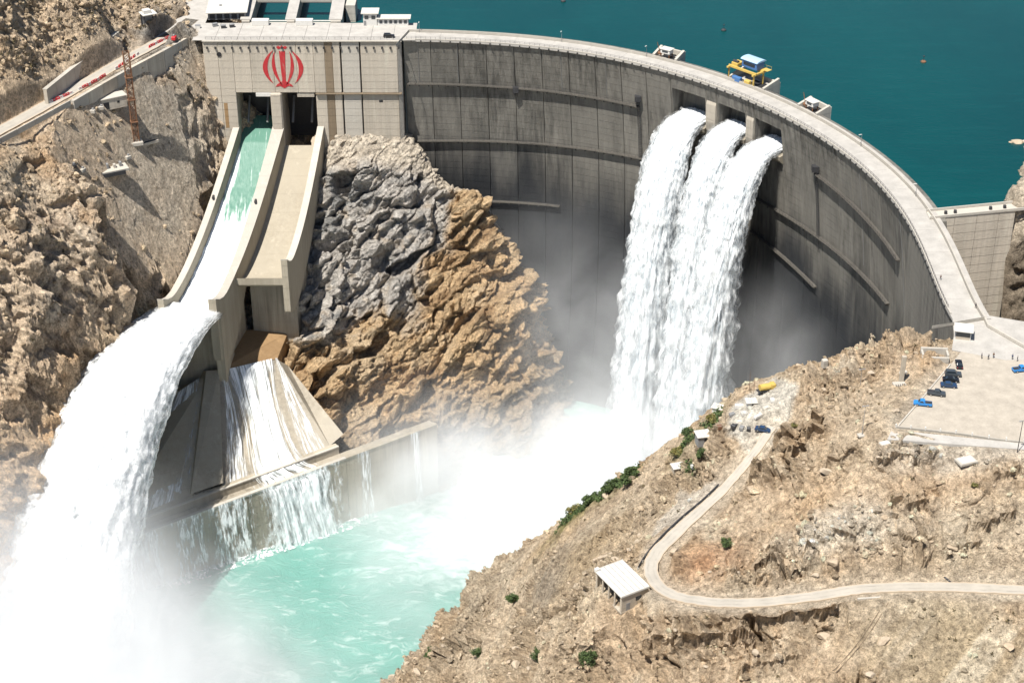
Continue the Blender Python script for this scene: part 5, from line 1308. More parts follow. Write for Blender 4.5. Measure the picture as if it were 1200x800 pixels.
for (p, q) in ((atz(1052, 500, 0), atz(1078, 470, 0)), (atz(1078, 470, 0), atz(1114, 427, 0))):
    n_ = 7
    for k in range(n_):
        a_, b_ = p + (q - p) * (k + .03) / n_, p + (q - p) * (k + .97) / n_; d_ = (b_ - a_)[:2]; d_ = np.array([-d_[1], d_[0]]) / np.hypot(*d_) * .18
        part('kerb_stone', MB().prism([tuple(a_[:2] - d_), tuple(b_[:2] - d_), tuple(b_[:2] + d_), tuple(a_[:2] + d_)], -.4, .3), M_WALLTOP, kb)

# ---- cars -----------------------------------------------------------
def car_shell(L_, W_, prof, y0, y1, b):
    """extrude a side outline with the edges drawn in"""
    m = MB(); n = len(prof); cx_ = sum(p[0] for p in prof) / n; cz_ = sum(p[1] for p in prof) / n
    def ring(y, s): return [(cx_ + (x - cx_) * s, y, cz_ + (z - cz_) * s) for x, z in prof]
    for y, s in ((y0, 1 - b * .5), (y0 + b, 1), (y1 - b, 1), (y1, 1 - b * .5)): m.v += ring(y, s)
    m.f += [tuple(range(n)), tuple(range(4 * n - 1, 3 * n - 1, -1))]
    for k in range(3):
        for j in range(n): m.f.append((k * n + j, k * n + n + j, k * n + n + (j + 1) % n, k * n + (j + 1) % n))
    return m
def make_car(paint, label, loc, rz, kind='saloon', group='cars parked at the end of the dam'):
    c = thing('parked_car', label, 'car', loc, rz, group)
    if kind == 'pickup':
        body = [(-2.4, .42), (-2.45, .75), (-2.4, 1.0), (.75, 1.02), (2.2, .95), (2.4, .75), (2.38, .42)]; cab = [(-.55, 1.0), (-.45, 1.66), (.65, 1.68), (1.25, 1.02)]
    elif kind == 'suv':
        body = [(-2.2, .4), (-2.28, .8), (-2.2, 1.05), (.9, 1.06), (2.15, .98), (2.3, .7), (2.25, .4)]; cab = [(-2.1, 1.04), (-1.9, 1.72), (.35, 1.74), (1.1, 1.04)]
    else:
        body = [(-2.2, .36), (-2.25, .72), (-2.1, .93), (-1.3, .96), (1.0, .94), (2.05, .82), (2.22, .6), (2.2, .36)]; cab = [(-1.45, .94), (-.85, 1.40), (.35, 1.42), (1.1, .93)]
    part('body', car_shell(4.5, 1.75, body, -.88, .88, .10), paint, c, True)
    part('roof', car_shell(2, 1.5, [(x * .98, z + (.015 if z > 1.2 else 0)) for x, z in cab], -.70, .70, .12), paint, c, True)
    zs = [p[1] for p in cab]; z1 = max(zs) - .10; z0 = min(zs) + .06
    for s in (-1, 1):
        xs_ = sorted(cab, key=lambda p: p[0]); xl, xr = xs_[0][0] + .25, xs_[-1][0] - .28
        m = MB(); m.add([(xl, s * .705, z0), (xr, s * .705, z0), (xr - .42, s * .69, z1), (xl + .38, s * .69, z1), (xl, s * .725, z0), (xr, s * .725, z0), (xr - .42, s * .71, z1), (xl + .38, s * .71, z1)], [(0, 1, 2, 3), (4, 7, 6, 5), (0, 4, 5, 1), (1, 5, 6, 2), (2, 6, 7, 3), (3, 7, 4, 0)])
        part('side_window', m, M_GLASS, c, True)
    fr, bk = cab[-1], cab[0]; ft, bt = cab[-2], cab[1]
    for nm, lo, hi, o in (('windscreen', fr, ft, .03), ('rear_window', bk, bt, -.03)):
        m = MB(); x0, x1 = lo[0] + (hi[0] - lo[0]) * .12 + o, lo[0] + (hi[0] - lo[0]) * .88 + o; za, zb = lo[1] + (hi[1] - lo[1]) * .12 + .02, lo[1] + (hi[1] - lo[1]) * .88 + .02
        m.add([(x0, -.62, za), (x0, .62, za), (x1, .56, zb), (x1, -.56, zb), (x0 - o, -.62, za), (x0 - o, .62, za), (x1 - o, .56, zb), (x1 - o, -.56, zb)], [(0, 1, 2, 3), (4, 7, 6, 5), (0, 4, 5, 1), (1, 5, 6, 2), (2, 6, 7, 3), (3, 7, 4, 0)]); part(nm, m, M_GLASS, c, True)
    for x in (-1.38, 1.38):
        for s in (-1, 1):
            m = MB(); m.bar((x, s * .70, .33), (x, s * .90, .33), .33, 14); w_ = part('wheel', m, M_TYRE, c, True)
            m = MB(); m.bar((x, s * .895, .33), (x, s * .915, .33), .19, 10); part('rim', m, M_CHROME, w_, True)
    for s in (-1, 1):
        part('headlight', MB().bbox((2.26, s * .62, .66), (.08, .32, .16), .03), M_LAMP, c, True); part('tail_light', MB().bbox((-2.26, s * .64, .72), (.06, .26, .2), .03), M_RED, c, True)
    if kind == 'pickup': part('load_bed', MB().bbox((-1.5, 0, 1.04), (1.7, 1.35, .06), .02), M_DARK, c, True)
    return c
P_BLACK = plain('black_car_paint', (0.012, 0.013, 0.016), 0.25, var=0.1, spec=0.6)
P_NAVY = plain('navy_car_paint', (0.02, 0.045, 0.10), 0.25, var=0.1, spec=0.6)
P_GREY = plain('grey_car_paint', (0.05, 0.06, 0.07), 0.28, var=0.1, spec=0.6)
P_BLUE = plain('blue_car_paint', (0.03, 0.20, 0.50), 0.28, var=0.1, spec=0.6)
rzp = R(-18)
for (x, y, p, lab, k, rz, g_) in [(1123.5, 428.5, P_BLACK, 'black car parked nearest the white guard booth', 'saloon', R(84), None), (1116.5, 440, P_GREY, 'dark grey car furthest back in the tight row of three', 'suv', R(-8), None), (1114, 446.5, P_BLACK, 'black car in the middle of the tight row of three', 'saloon', R(-8), None), (1111.5, 453, P_NAVY, 'very dark car nearest the viewer in the tight row of three', 'saloon', R(-8), None),
                              (1097, 462.5, P_GREY, 'dark car with pale rear parked between the row of three and the blue pickup', 'pickup', R(-14), None), (1081, 474.5, P_BLUE, 'bright blue pickup parked at the lower end of the line of cars', 'pickup', R(168), None), (1196, 434.5, P_BLUE, 'blue car parked alone past the end of the crest road', 'pickup', R(12), None)]:
    q = atz(x, y, 0.0); make_car(p, lab, (q[0], q[1], .0), rz, k)
q = on_right(894, 505); make_car(P_NAVY, 'dark blue car parked on the white dusty pad near the gorge edge', q + np.array([0, 0, .05]), R(-20), 'saloon')
q = atz(456, 43, .2); make_car(P_BLACK, 'black car on the crest road beside the control building', (q[0], q[1] - 1, .2), R(2), 'suv')

# ---- people ---------------------------------------------------------
def make_person(loc, rz, label, shirt, trousers, stride, arm, group):
    t = thing('person', label, 'person', loc, rz, group)
    vs = [(0, 0, .95), (0, 0, 1.15), (0, 0, 1.36), (0, 0, 1.47), (.02, 0, 1.55), (.03, 0, 1.66), (.01, 0, 1.73)]; rd = [(.14, .16), (.12, .15), (.12, .17), (.055, .055), (.075, .07), (.09, .08), (.05, .05)]; ed = [(k, k + 1) for k in range(6)]
    for s in (-1, 1):
        b = len(vs); st = stride * s
        vs += [(0, .09 * s, .90), (st * .5 + .03, .10 * s, .50), (st, .10 * s, .10), (st + .16, .11 * s, .04)]; rd += [(.10, .10), (.065, .065), (.045, .045), (.035, .045)]; ed += [(0, b), (b, b + 1), (b + 1, b + 2), (b + 2, b + 3)]
        b = len(vs); a_ = -st * .6 + (arm if s > 0 else 0)
        vs += [(0, .19 * s, 1.38), (a_ * .4 - .02, .24 * s, 1.12), (a_ * .9 + .06, .23 * s, .90)]; rd += [(.055, .055), (.042, .042), (.032, .032)]; ed += [(2, b), (b, b + 1), (b + 1, b + 2)]
        h = len(vs); vs += [(a_ + .08, .23 * s, .84)]; rd += [(.03, .04)]; ed += [(b + 2, h)]
        for k, (dx, dl) in enumerate(((-.03, .07), (-.012, .085), (.008, .08), (.026, .06))): vs += [(a_ + .085 + dx, .235 * s, .84 - dl)]; rd += [(.009, .009)]; ed += [(h, h + 1 + k)]
        vs += [(a_ + .125, .22 * s, .81)]; rd += [(.010, .010)]; ed += [(h, h + 5)]
    me = bpy.data.meshes.new('body'); me.from_pydata(vs, ed, []); o = link_mesh('body', me, None, t)
    sk = o.modifiers.new('skin', 'SKIN'); sk.use_smooth_shade = True
    for v, r in zip(me.skin_vertices[0].data, rd): v.radius = r
    me.skin_vertices[0].data[0].use_root = True
    sb = o.modifiers.new('sub', 'SUBSURF'); sb.levels = sb.render_levels = 1
    m, nt, b = new_mat('clothes'); z = N(nt, 'ShaderNodeSeparateXYZ'); L(nt, N(nt, 'ShaderNodeTexCoord').outputs['Object'], z.inputs[0])
    r_ = ramp(nt, mth(nt, 'DIVIDE', z.outputs[2], 1.8), [(0, (.03, .025, .02)), (.055, trousers), (.535, shirt), (.815, (.42, .27, .19))], 'CONSTANT'); L(nt, r_, b.inputs['Base Color']); b.inputs['Roughness'].default_value = .8
    me.materials.append(m)
    hm = MB().lathe((.01, 0, 1.66), [(.092, .0), (.10, .045), (.075, .095), (.02, .12)], 10); part('hair', hm, M_DARK, t, True)
    f = MB(); f.bar((.105, 0, 1.64), (.135, 0, 1.62), .016, 5, .02)
    part('nose', f, SKIN, t, True); e_ = MB()
    for s in (-1, 1): e_.bbox((.108, s * .032, 1.665), (.012, .02, .012), .003); 
    part('eyes', e_, M_DARK, t, True)
    return t
SKIN = plain('skin', (.42, .27, .19), .6)
for x, y, rz, lab, sh, tr in [(1150, 420, .3, 'person in a dark shirt on the left of the trio at the crest road end', (.03, .03, .05), (.04, .04, .05)), (1158, 421, 2.0, 'person in a grey shirt in the middle of the trio at the crest road end', (.12, .12, .13), (.03, .03, .04)), (1164, 419, 4.0, 'person in a brown shirt on the right of the trio at the crest road end', (.14, .07, .04), (.05, .05, .06)),
                           (1186, 421, 1.0, 'person in navy standing left of the pair near the road kerb', (.03, .05, .12), (.03, .03, .03)), (1192, 423, 3.0, 'person in black standing right of the pair near the road kerb', (.02, .02, .02), (.05, .05, .06)), (1143, 361, -1.4, 'person walking alone in the middle of the crest road', (.05, .05, .06), (.08, .07, .06)), (1102, 328, 1.5, 'person walking along the railing of the crest road', (.10, .05, .04), (.04, .04, .05))]:
    q = atz(x, y, .05); make_person((q[0], q[1], .05), rz, lab, sh, tr, .22 if 'walking' in lab else .04, .1, 'people on the crest road')

# ---- guard booth, frame, posts --------------------------------------
q = atz(1128, 395, 0); gb = thing('guard_booth', 'small guard booth with a flat white roof at the end of the crest road', 'booth', (q[0], q[1], 0), R(-14))
part('wall', MB().bbox((0, 1.9, 1.4), (4.2, .25, 2.8), .03), M_WHITE, gb, True)
for s in (-1, 1): part('wall', MB().bbox((s * 2.05, .2, 1.4), (.25, 3.3, 2.8), .03), M_WHITE, gb, True)
part('front_window', MB().bbox((0, -1.3, 1.7), (3.7, .08, 1.3), .02), M_GLASS, gb, True); part('counter', MB().bbox((0, -1.35, .5), (4.0, .2, 1.0), .03), M_BRICK, gb, True)
part('roof', MB().bbox((0, .1, 2.98), (5.4, 5.0, .32), .06), M_ROOF, gb, True)
q = atz(1096, 424, 0); fr = thing('concrete_basin', 'square concrete surround open on top beside the booth at the cliff edge', 'basin', (q[0], q[1] + 1.5, -.5), R(-4))
for (c, d) in (((0, -1.7, .9), (7.4, .6, 2.6)), ((0, 1.7, 1.4), (7.4, .6, 3.6)), ((-3.4, 0, 1.2), (.6, 2.78, 3.2)), ((3.4, 0, 1.2), (.6, 2.78, 3.2))): part('wall', MB().bbox(c, d, .08), M_WALLTOP, fr, True)
part('floor', MB().bbox((0, 0, -.1), (6.3, 2.9, .5), .05), M_STRIP, fr, True)
def pole(px, py, hgt, label, r=.11, lamp=True, base=True, z=None, mat=None, arm=0.0):
    q = on_right(px, py); t = thing('lamp_post' if lamp else 'post', label, 'lamp post' if lamp else 'post', q, R(15))
    part('pole', MB().bar((0, 0, 0), (0, 0, hgt), r, 8, r * .6), mat or M_GREY, t, True)
    if base: part('base', MB().bbox((0, 0, .1), (2.2, 1.6, .5), .06), M_WALLTOP, t, True)
    if lamp:
        for s in (-1, 1): part('lamp_head', MB().bbox((s * .55, 0, hgt + .05), (.9, .35, .18), .05), M_GREY, t, True)
    return t
pole(1010, 510, 9.0, 'tall lamp post on a white base slab beside the parking lot')
pole(1008, 451, 5.0, 'short lamp post on the rocks behind the tall lamp post', .08, True, False)
pole(1192, 530, 9.5, 'dark lamp post at the right end of the low parking wall', .12, True, False, None, M_DARK)
pole(878, 457, 6.5, 'slim antenna mast at the gorge edge beside the yellow tank', .07, False, False, None, M_RUSTY)
pole(883, 462, 6.0, 'slim rusty post right of the antenna mast', .06, False, False, None, M_RUSTY)
pole(850, 494, 4.0, 'thin post among the equipment on the gorge edge pad', .06, False, False, None, M_DARK)
q = on_right(1055, 449); cp = thing('concrete_pillar', 'broad concrete pillar standing on a grated base at the cliff edge', 'pillar', q, R(8))
part('shaft', MB().bbox((.3, .3, 4.2), (1.2, .8, 8.4), .08), M_BRICK, cp, True); part('base', MB().bbox((-.6, -.8, .25), (3.4, 2.0, .6), .05), M_WALLTOP, cp, True)
for k in range(5): part('grate_bar', MB().bbox((-1.8 + k * .6, -1.6, .5), (.12, .5, .5), .02), M_DARK, cp, True)
for (px, py, lab, sz) in ((966, 429, 'pale concrete block on top of the rock dome', (1.6, 1.4, 2.6)), (1132, 541, 'flat pale concrete cover below the parking lot wall', (5.0, 3.2, .8)), (1058, 438, 'low concrete kerb block by the broad pillar', (2.6, .8, .8)), (1037, 520, 'weathered concrete slab below the tall lamp post', (2.8, 1.8, .5))):
    q = on_right(px, py); t = thing('concrete_block', lab, 'block', q, R(20)); part('block', MB().bbox((0, 0, sz[2] * .35), sz, .12), M_WALLTOP, t, True)
    if sz[0] > 2: part('lid', MB().bbox((0, 0, sz[2] * .85 + .04), (sz[0] * .8, sz[1] * .8, .12), .03), M_ROOF, t, True)

# ---- flat-roofed building by the hairpin ----------------------------
cs = [atz(700, 664, -34), atz(734, 655, -34), atz(758, 689, -34), atz(724, 702, -34)]
c0 = sum(cs) / 4; ex = cs[2] - cs[3]; ey = cs[1] - cs[2]; ang = math.atan2(ex[1], ex[0]); lx, ly = np.hypot(*ex[:2]), np.hypot(*ey[:2])
lb = thing('flat_roofed_building', 'long building with a flat white roof beside the hairpin bend', 'building', (c0[0], c0[1], -39.5), ang)
hx, hy = lx / 2 - .5, ly / 2 - .5
part('roof', MB().bbox((0, 0, 5.35), (lx, ly, .5), .08), M_ROOF, lb, True)
part('wall', MB().bbox((0, -hy, 2.55), (2 * hx + .3, .3, 5.1), .04), M_BRICK, lb, True, label='rendered end wall with a small window'); part('wall', MB().bbox((0, hy, 2.55), (2 * hx + .3, .3, 5.1), .04), M_BRICK, lb, True); part('wall', MB().bbox((hx, 0, 2.55), (.3, 2 * hy - .35, 5.1), .04), M_BRICK, lb, True)
part('inner_wall', MB().bbox((-hx + 3.4, 0, 2.55), (.25, 2 * hy - .4, 5.0), .04), M_VOID, lb, True)
part('floor', MB().bbox((0, 0, -.2), (lx - .6, ly - .6, .6), .05), M_BRICK, lb, True)
for k in range(5): part('column', MB().bbox((-hx, -hy + .3 + k * (2 * hy - .6) / 4, 2.55), (.4, .4, 5.08), .04), M_BRICK, lb, True)
w_ = part('window', MB().bbox((1.2, -hy - .16, 2.9), (1.8, .08, 1.3), .02), M_GLASS, lb, True); part('door', MB().bbox((-2.0, -hy - .16, 1.3), (1.2, .08, 2.4), .02), M_GREY, lb, True)
for k in range(5): part('roof_seam', MB().bbox((-lx / 2 + lx * (k + 1) / 6, 0, 5.63), (.14, ly - .3, .06), .02), M_GREY, lb, True)
for sg in (-1, 1): part('roof_edge', MB().bbox((0, sg * (ly / 2 - .12), 5.66), (lx - .1, .2, .14), .03), M_ROOF, lb, True)
part('parapet_block', MB().bbox((-lx / 2 + .6, ly / 2 - .5, 5.9), (1.2, 1.0, .7), .06), M_WHITE, lb, True)
rw = thing('retaining_wall', 'low broken stone wall behind the flat-roofed building', 'wall', on_right(712, 652), ang)
for k in range(6): part('stone', MB().bbox((-4 + k * 1.6, 0, .3 + .1 * (k % 2)), (1.5, .9, 1.2 - .15 * (k % 3)), .15), M_BOULDER, rw, True)

# ---- sheds and stores on the pad --------------------------------------
def shed(px, py, d, rz, label, wall, roof, open_=False):
    q = on_right(px, py); t = thing('shed', label, 'shed', q + np.array([0, 0, -.3]), rz)
    for (c, s_) in (((0, d[1] / 2 - .1, d[2] / 2), (d[0], .2, d[2])), ((-d[0] / 2 + .1, 0, d[2] / 2), (.2, d[1] - .42, d[2])), ((d[0] / 2 - .1, 0, d[2] / 2), (.2, d[1] - .42, d[2])), ((0, -d[1] / 2 + .1, d[2] / 2), (d[0], .2, d[2]))): part('wall', MB().bbox(c, s_, .03), wall, t, True)
    part('roof', MB().bbox((0, 0, d[2] + .13), (d[0] + .7, d[1] + .8, .24), .05), roof, t, True)
    for k in range(3): part('roof_seam', MB().bbox((-d[0] / 2 + d[0] * (k + 1) / 4, 0, d[2] + .27), (.08, d[1] + .6, .05), .01), M_GREY, t, True)
    part('door', MB().bbox((d[0] * .15, -d[1] / 2 - .02, d[2] * .42), (d[0] * .3, .1, d[2] * .8), .02), M_VOID, t, True); return t
shed(823, 519, (3.6, 3.2, 3.4), R(12), 'white-roofed hut with a dark front on the grassy ledge', M_GREY, M_ROOF)
shed(794, 551, (3.0, 2.4, 1.8), R(15), 'small pale-roofed hut lowest on the gorge edge', M_BRICK, M_ROOF)
shed(841, 481, (2.8, 2.2, 1.6), R(-25), 'low white-roofed box hut at the edge above the mist', M_WHITE, M_ROOF)
shed(880, 474, (2.6, 2.2, 1.5), R(5), 'small pale cabin in the middle of the dusty pad', M_WHITE, M_ROOF)
q = on_right(897, 459); yt = thing('tank_truck', 'yellow tank truck at the far edge of the dusty pad', 'truck', q, R(18))
part('tank', MB().bar((-1.9, 0, 1.75), (1.3, 0, 1.75), .95, 14), M_YELLOW, yt, True); part('chassis', MB().bbox((0, 0, .75), (5.2, 1.6, .3), .05), M_DARK, yt, True)
cb = part('cab', MB().bbox((2.1, 0, 1.75), (1.4, 1.9, 1.7), .15), M_YELLOW, yt, True); part('windscreen', MB().bbox((2.83, 0, 2.1), (.06, 1.5, .7), .02), M_GLASS, cb, True)
for x in (-1.6, -.5, 2.0):
    for s in (-1, 1): part('wheel', MB().bar((x, s * .7, .45), (x, s * 1.0, .45), .45, 12), M_TYRE, yt, True)
for i, (px, py, d, mt, lab) in enumerate([(866, 478, (2.4, 1.2, 1.1), M_WHITE, 'white crate stack left of the pale cabin on the pad'), (872, 486, (1.8, 1.5, .9), M_ROOF, 'pale bundle in front of the pale cabin on the pad'), (858, 487, (1.6, 1.2, .8), M_GREY, 'grey box among the stores near the gorge edge'), (888, 489, (2.6, 1.0, .7), M_WHITE, 'low white pallet behind the dark blue car'), (860, 501, (2.0, 1.4, 1.0), M_DARK, 'dark box at the front edge of the dusty pad'), (869, 503, (1.4, 1.2, .9), M_GREY, 'grey drum rack beside the dark box on the pad'), (877, 504, (1.2, 1.0, .8), M_DARK, 'small dark crate left of the dark blue car'), (905, 470, (1.8, 1.2, .7), M_WHITE, 'white crate near the yellow tank truck'), (843, 502, (1.6, 1.2, 1.0), M_RUSTY, 'rusty crate on the rocks left of the pad'), (812, 548, (1.4, 1.0, .8), M_WHITE, 'white box beside the lowest hut')]):
    q = on_right(px, py); t = thing('crate', lab, 'crate', q, R(13 * i), 'stores left about on the dusty pad')
    part('box', MB().bbox((0, 0, d[2] / 2), d, .05), mt, t, True); part('lid', MB().bbox((0, 0, d[2] + .06), (d[0] * .96, d[1] * .96, .08), .02), mt, t, True)
    for s in (-1, 1): part('batten', MB().bbox((s * d[0] * .3, 0, d[2] + .13), (.12, d[1], .06), .01), M_GREY, t, True)
# pipe that follows the upper road
pp = smooth_line([on_right(*p) + np.array([0, 0, .55]) for p in [(842, 569), (822, 588), (798, 608), (774, 631), (757, 651), (748, 666)]], 8)
t = thing('pipeline', 'thin dark pipe carried on short stands along the road down to the hairpin', 'pipe', pp[0])
for a_, b_ in zip(pp[:-1], pp[1:]): pass
m = MB()
for a_, b_ in zip(pp[:-1], pp[1:]): m.bar(a_, b_ + (b_ - a_) * .02, .22, 7)
part('pipe', m, M_DARK, t)
for p in pp[::5]: part('stand', MB().bbox((p[0], p[1], p[2] - .6), (.5, .5, 1.0), .05), M_WALLTOP, t)
for off, lab in ((0, 'left of two dark ruts running down the bare slope'), (9, 'right of two dark ruts running down the bare slope')):  # pair of track ruts on the slope, drawn as thin dark tubes
    hp = smooth_line([on_right(x + off * .55, y) + np.array([0, 0, .10]) for x, y in [(1036, 706), (1024, 726), (1006, 752), (984, 778), (962, 799)]], 8); t = thing('rut', lab, 'rut', hp[0])
    m = MB()
    for a_, b_ in zip(hp[:-1], hp[1:]): m.bar(a_, b_, .11, 5)
    part('rut', m, M_STRIP, t)
q = on_right(1020, 700); t = thing('culvert', 'dark concrete culvert mouth under the lower road', 'culvert', (q[0], q[1] - .6, q[2] - .6), R(6))
part('head_wall', MB().bbox((0, .4, 0), (6.5, .5, 1.8), .06), M_WALLTOP, t, True); part('mouth', MB().bbox((0, .12, -.15), (4.6, .12, 1.0), .04), M_VOID, t, True)
q = on_right(1116, 684); t = thing('road_joint', 'dark grated drain crossing the lower road', 'drain', q + np.array([0, 0, .1]), R(28)); part('frame', MB().bbox((0, 0, .08), (.5, 6.0, .1), .02), M_DARK, t, True)
for k in range(6): part('bar', MB().bbox((0, -2.4 + k * .95, .15), (.42, .2, .05), .01), M_GREY, t, True)

# ---- shrubs -----------------------------------------------------------
def shrub(pos, rx, rz, n, seed, label, mat, group='shrubs on the right bank', rag=1.0, rot_=0.0, ry=None):
    rg = np.random.default_rng(seed); t = thing('shrub', label, 'shrub', pos, rot_, group); ry = ry or rx
    m = MB(); m.bar((0, 0, -.4), (.05 * rx, 0, rz * .6), .05 * rx + .04, 6, .03)
    lim = []
    for k in range(5):
        a_ = k * 1.26 + seed; tip = (math.cos(a_) * rx * .6, math.sin(a_) * ry * .6, rz * (.55 + .35 * rg.random())); m.bar((0, 0, rz * .12), tip, .035 * rx + .02, 5, .015); lim.append(tip)
    part('trunk', m, M_BARK, t, True)
    k = 16; cen = rg.normal(size=(k, 3)); cen /= np.linalg.norm(cen, axis=1)[:, None]; cen *= (rg.random((k, 1)) ** .45); cen = cen * np.array([rx, ry, rz * .55]) * .82 + np.array([0, 0, rz * .58])
    idx = rg.integers(0, k, n); rad = rg.uniform(.25, .48, k)
    d = rg.normal(size=(n, 3)); d /= np.linalg.norm(d, axis=1)[:, None]; p = cen[idx] + d * (rad[idx] * rg.random(n) ** .4)[:, None] * np.array([rx, ry, rz * .6]) * rag
    p = p[p[:, 2] > -.1]; n = len(p)
    u = rg.normal(size=(n, 3)); u /= np.linalg.norm(u, axis=1)[:, None]; v = np.cross(u, rg.normal(size=(n, 3))); v /= np.linalg.norm(v, axis=1)[:, None]
    s_ = rg.uniform(.14, .30, (n, 1)) * (0.75 + .12 * rx)
    V = np.stack([p - u * s_, p + v * s_ * .6, p + u * s_, p - v * s_ * .6], 1).reshape(-1, 3)
    me = np_mesh('crown', V, np.arange(4 * n).reshape(-1, 4), False); link_mesh('crown', me, mat, t); return t
for i, (px, py, rx, rz, n, lab, mt, rt, ry) in enumerate([
    (738, 565, 5.2, 4.6, 3200, 'largest dark green bush of the row on the gorge edge', M_LEAF, .4, 2.4), (715, 576, 5.0, 3.8, 2800, 'dark green bush second from the right in the gorge edge row', M_LEAF, .6, 2.2), (694, 588, 4.6, 3.0, 2200, 'olive green bush third from the right in the gorge edge row', M_LEAF, .7, 2.0), (674, 600, 4.2, 2.2, 1500, 'low olive bush at the lower left end of the gorge edge row', M_LEAF2, .7, 1.8),
    (806, 511, 2.4, 3.2, 1200, 'round dark bush left of the white-roofed hut', M_LEAF, 0, None), (822, 537, 2.2, 3.2, 1200, 'upright dark bush just below the white-roofed hut', M_LEAF, 0, None), (838, 494, 4.4, 2.2, 1800, 'spreading green bush above the white-roofed hut', M_LEAF2, .5, 1.8), (797, 530, 4.4, 1.9, 1700, 'low olive bush between the two huts on the gorge edge', M_LEAF2, .7, 1.8),
    (602, 707, 3.6, 3.6, 1800, 'dark bush alone on the hazy slope above the pool', M_LEAF, .6, 2.0), (507, 771, 3.6, 3.8, 1600, 'hazy dark bush lowest on the slope by the foaming water', M_LEAF, 0, None), (560, 770, 2.8, 3.4, 1200, 'thin dark bush on the rock rib at the bottom edge', M_LEAF, 0, None), (631, 774, 2.6, 4.2, 1500, 'upright dark bush left of the green tree at the bottom', M_LEAF, 0, None), (688, 780, 3.2, 5.2, 2400, 'tall green bush on the rubble at the bottom of the slope', M_LEAF, 0, None), (850, 642, 2.0, 3.4, 900, 'small dark bush above the orange earth inside the hairpin', M_LEAF, 0, None), (1142, 570, 1.2, .9, 260, 'tiny dry bush on the slope under the parking lot', M_LEAF2, 0, None), (930, 500, 1.2, .8, 260, 'tiny dry bush beside the dome of rock', M_LEAF2, 0, None)]):
    q = on_right(px, py); shrub(q, rx * .88, rz, n, 900 + i, lab, mt, rot_=rt, ry=ry)

# ---- boulders -----------------------------------------------------------
def boulder_mesh(seed):
    rg = np.random.default_rng(seed); m = bpy.data.meshes.new('boulder'); import bmesh
    bm = bmesh.new(); bmesh.ops.create_icosphere(bm, subdivisions=3, radius=1)
    co = np.array([v.co[:] for v in bm.verts]); pl_ = rg.normal(size=(11, 3)); pl_ /= np.linalg.norm(pl_, axis=1)[:, None]; of = rg.uniform(.45, .85, 11)
    for n_, o in zip(pl_, of):
        d = co @ n_ - o; co = co - np.maximum(d, 0)[:, None] * n_
    co += .05 * (fbm(co * 3 + seed, 3, seed=seed)[:, None]) * co
    co *= np.array([1.25, .95, .75])
    for v, c in zip(bm.verts, co): v.co = c
    bm.to_mesh(m); bm.free(); m.shade_flat(); m.materials.append(M_BOULDER); return m
BM = [boulder_mesh(k) for k in range(9)]
_pb = (RMASK[0].clip(0, 1) * (0.06 + RMASK[1]) ** 1.2); _pb = _pb / _pb.sum(); _g = RG.reshape(-1, 3); placed = 0
def seen_right(p):
    o = Vector((0, 0, CAM_H)); d = Vector(p) + Vector((0, 0, .8)) - o; h = RBVH.ray_cast(o, d.normalized(), d.length - 1.5); return h[0] is None
for k in RNG.choice(len(_g), 700, p=_pb):
    p = _g[k]; D_ = p[1] * CT + (CAM_H - p[2]) * ST; x_, y_ = 600 + FOC * p[0] / D_, 400 + FOC * ((CAM_H - p[2]) * CT - p[1] * ST) / D_
    if not (5 < x_ < 1195 and 5 < y_ < 795) or not seen_right(p): continue
    o = bpy.data.objects.new('boulder', BM[int(RNG.integers(0, 9))]); col.objects.link(o); s_ = .55 + 1.15 * RNG.random() ** 3
    o.location = p + np.array([0, 0, .18 * s_]); o.scale = (s_, s_ * RNG.uniform(.8, 1.1), s_ * RNG.uniform(.7, 1.05)); o.rotation_euler = (RNG.uniform(-.4, .4), RNG.uniform(-.4, .4), RNG.uniform(0, 6.28))
    tag(o, 'loose tan boulder lying on the right hillside', 'boulder', 'loose boulders on the right hillside'); placed += 1
    if placed >= 130: break

# ================================================================== THINGS ON THE CREST
def on_crest(s, out, z=0.05):
    c, nn = crest(s); q = c + nn * out; return np.array([q[0], q[1], z]), math.atan2(nn[1], nn[0]) + R(90)
def hoist_bay(s, label, big):
    p, rz = on_crest(s, -W_ROAD - .6); t = thing('hoist_platform', label, 'platform', p, rz)
    w_, dp = (17, 9) if big else (10, 6.5)                            # local -y points downstream
    for sg in (-1, 1):
        m = MB(); m.prism([(sg * w_ / 2 - .5, .3), (sg * w_ / 2 + .5, .3), (sg * w_ / 2 + .5, dp), (sg * w_ / 2 - .5, dp)], [-7, -7, -9, -9], [1.2, 1.2, 3.0, 3.0]); part('side_wall', m, M_WALLTOP, t, True)
    part('rear_wall', MB().bbox((0, dp + .4, -3.2), (w_ + .9, .8, 11.0 if not big else 9), .08), M_WALLTOP, t, True)
    part('deck', MB().bbox((0, dp / 2 + .1, -.35), (w_ - 1.1, dp - .6, .5), .05), M_DECK, t, True)
    part('slot', MB().bbox((w_ * .15, dp / 2 + .3, -.06), (w_ * .4, dp * .5, .06), .01), M_VOID, t, True)
    return t
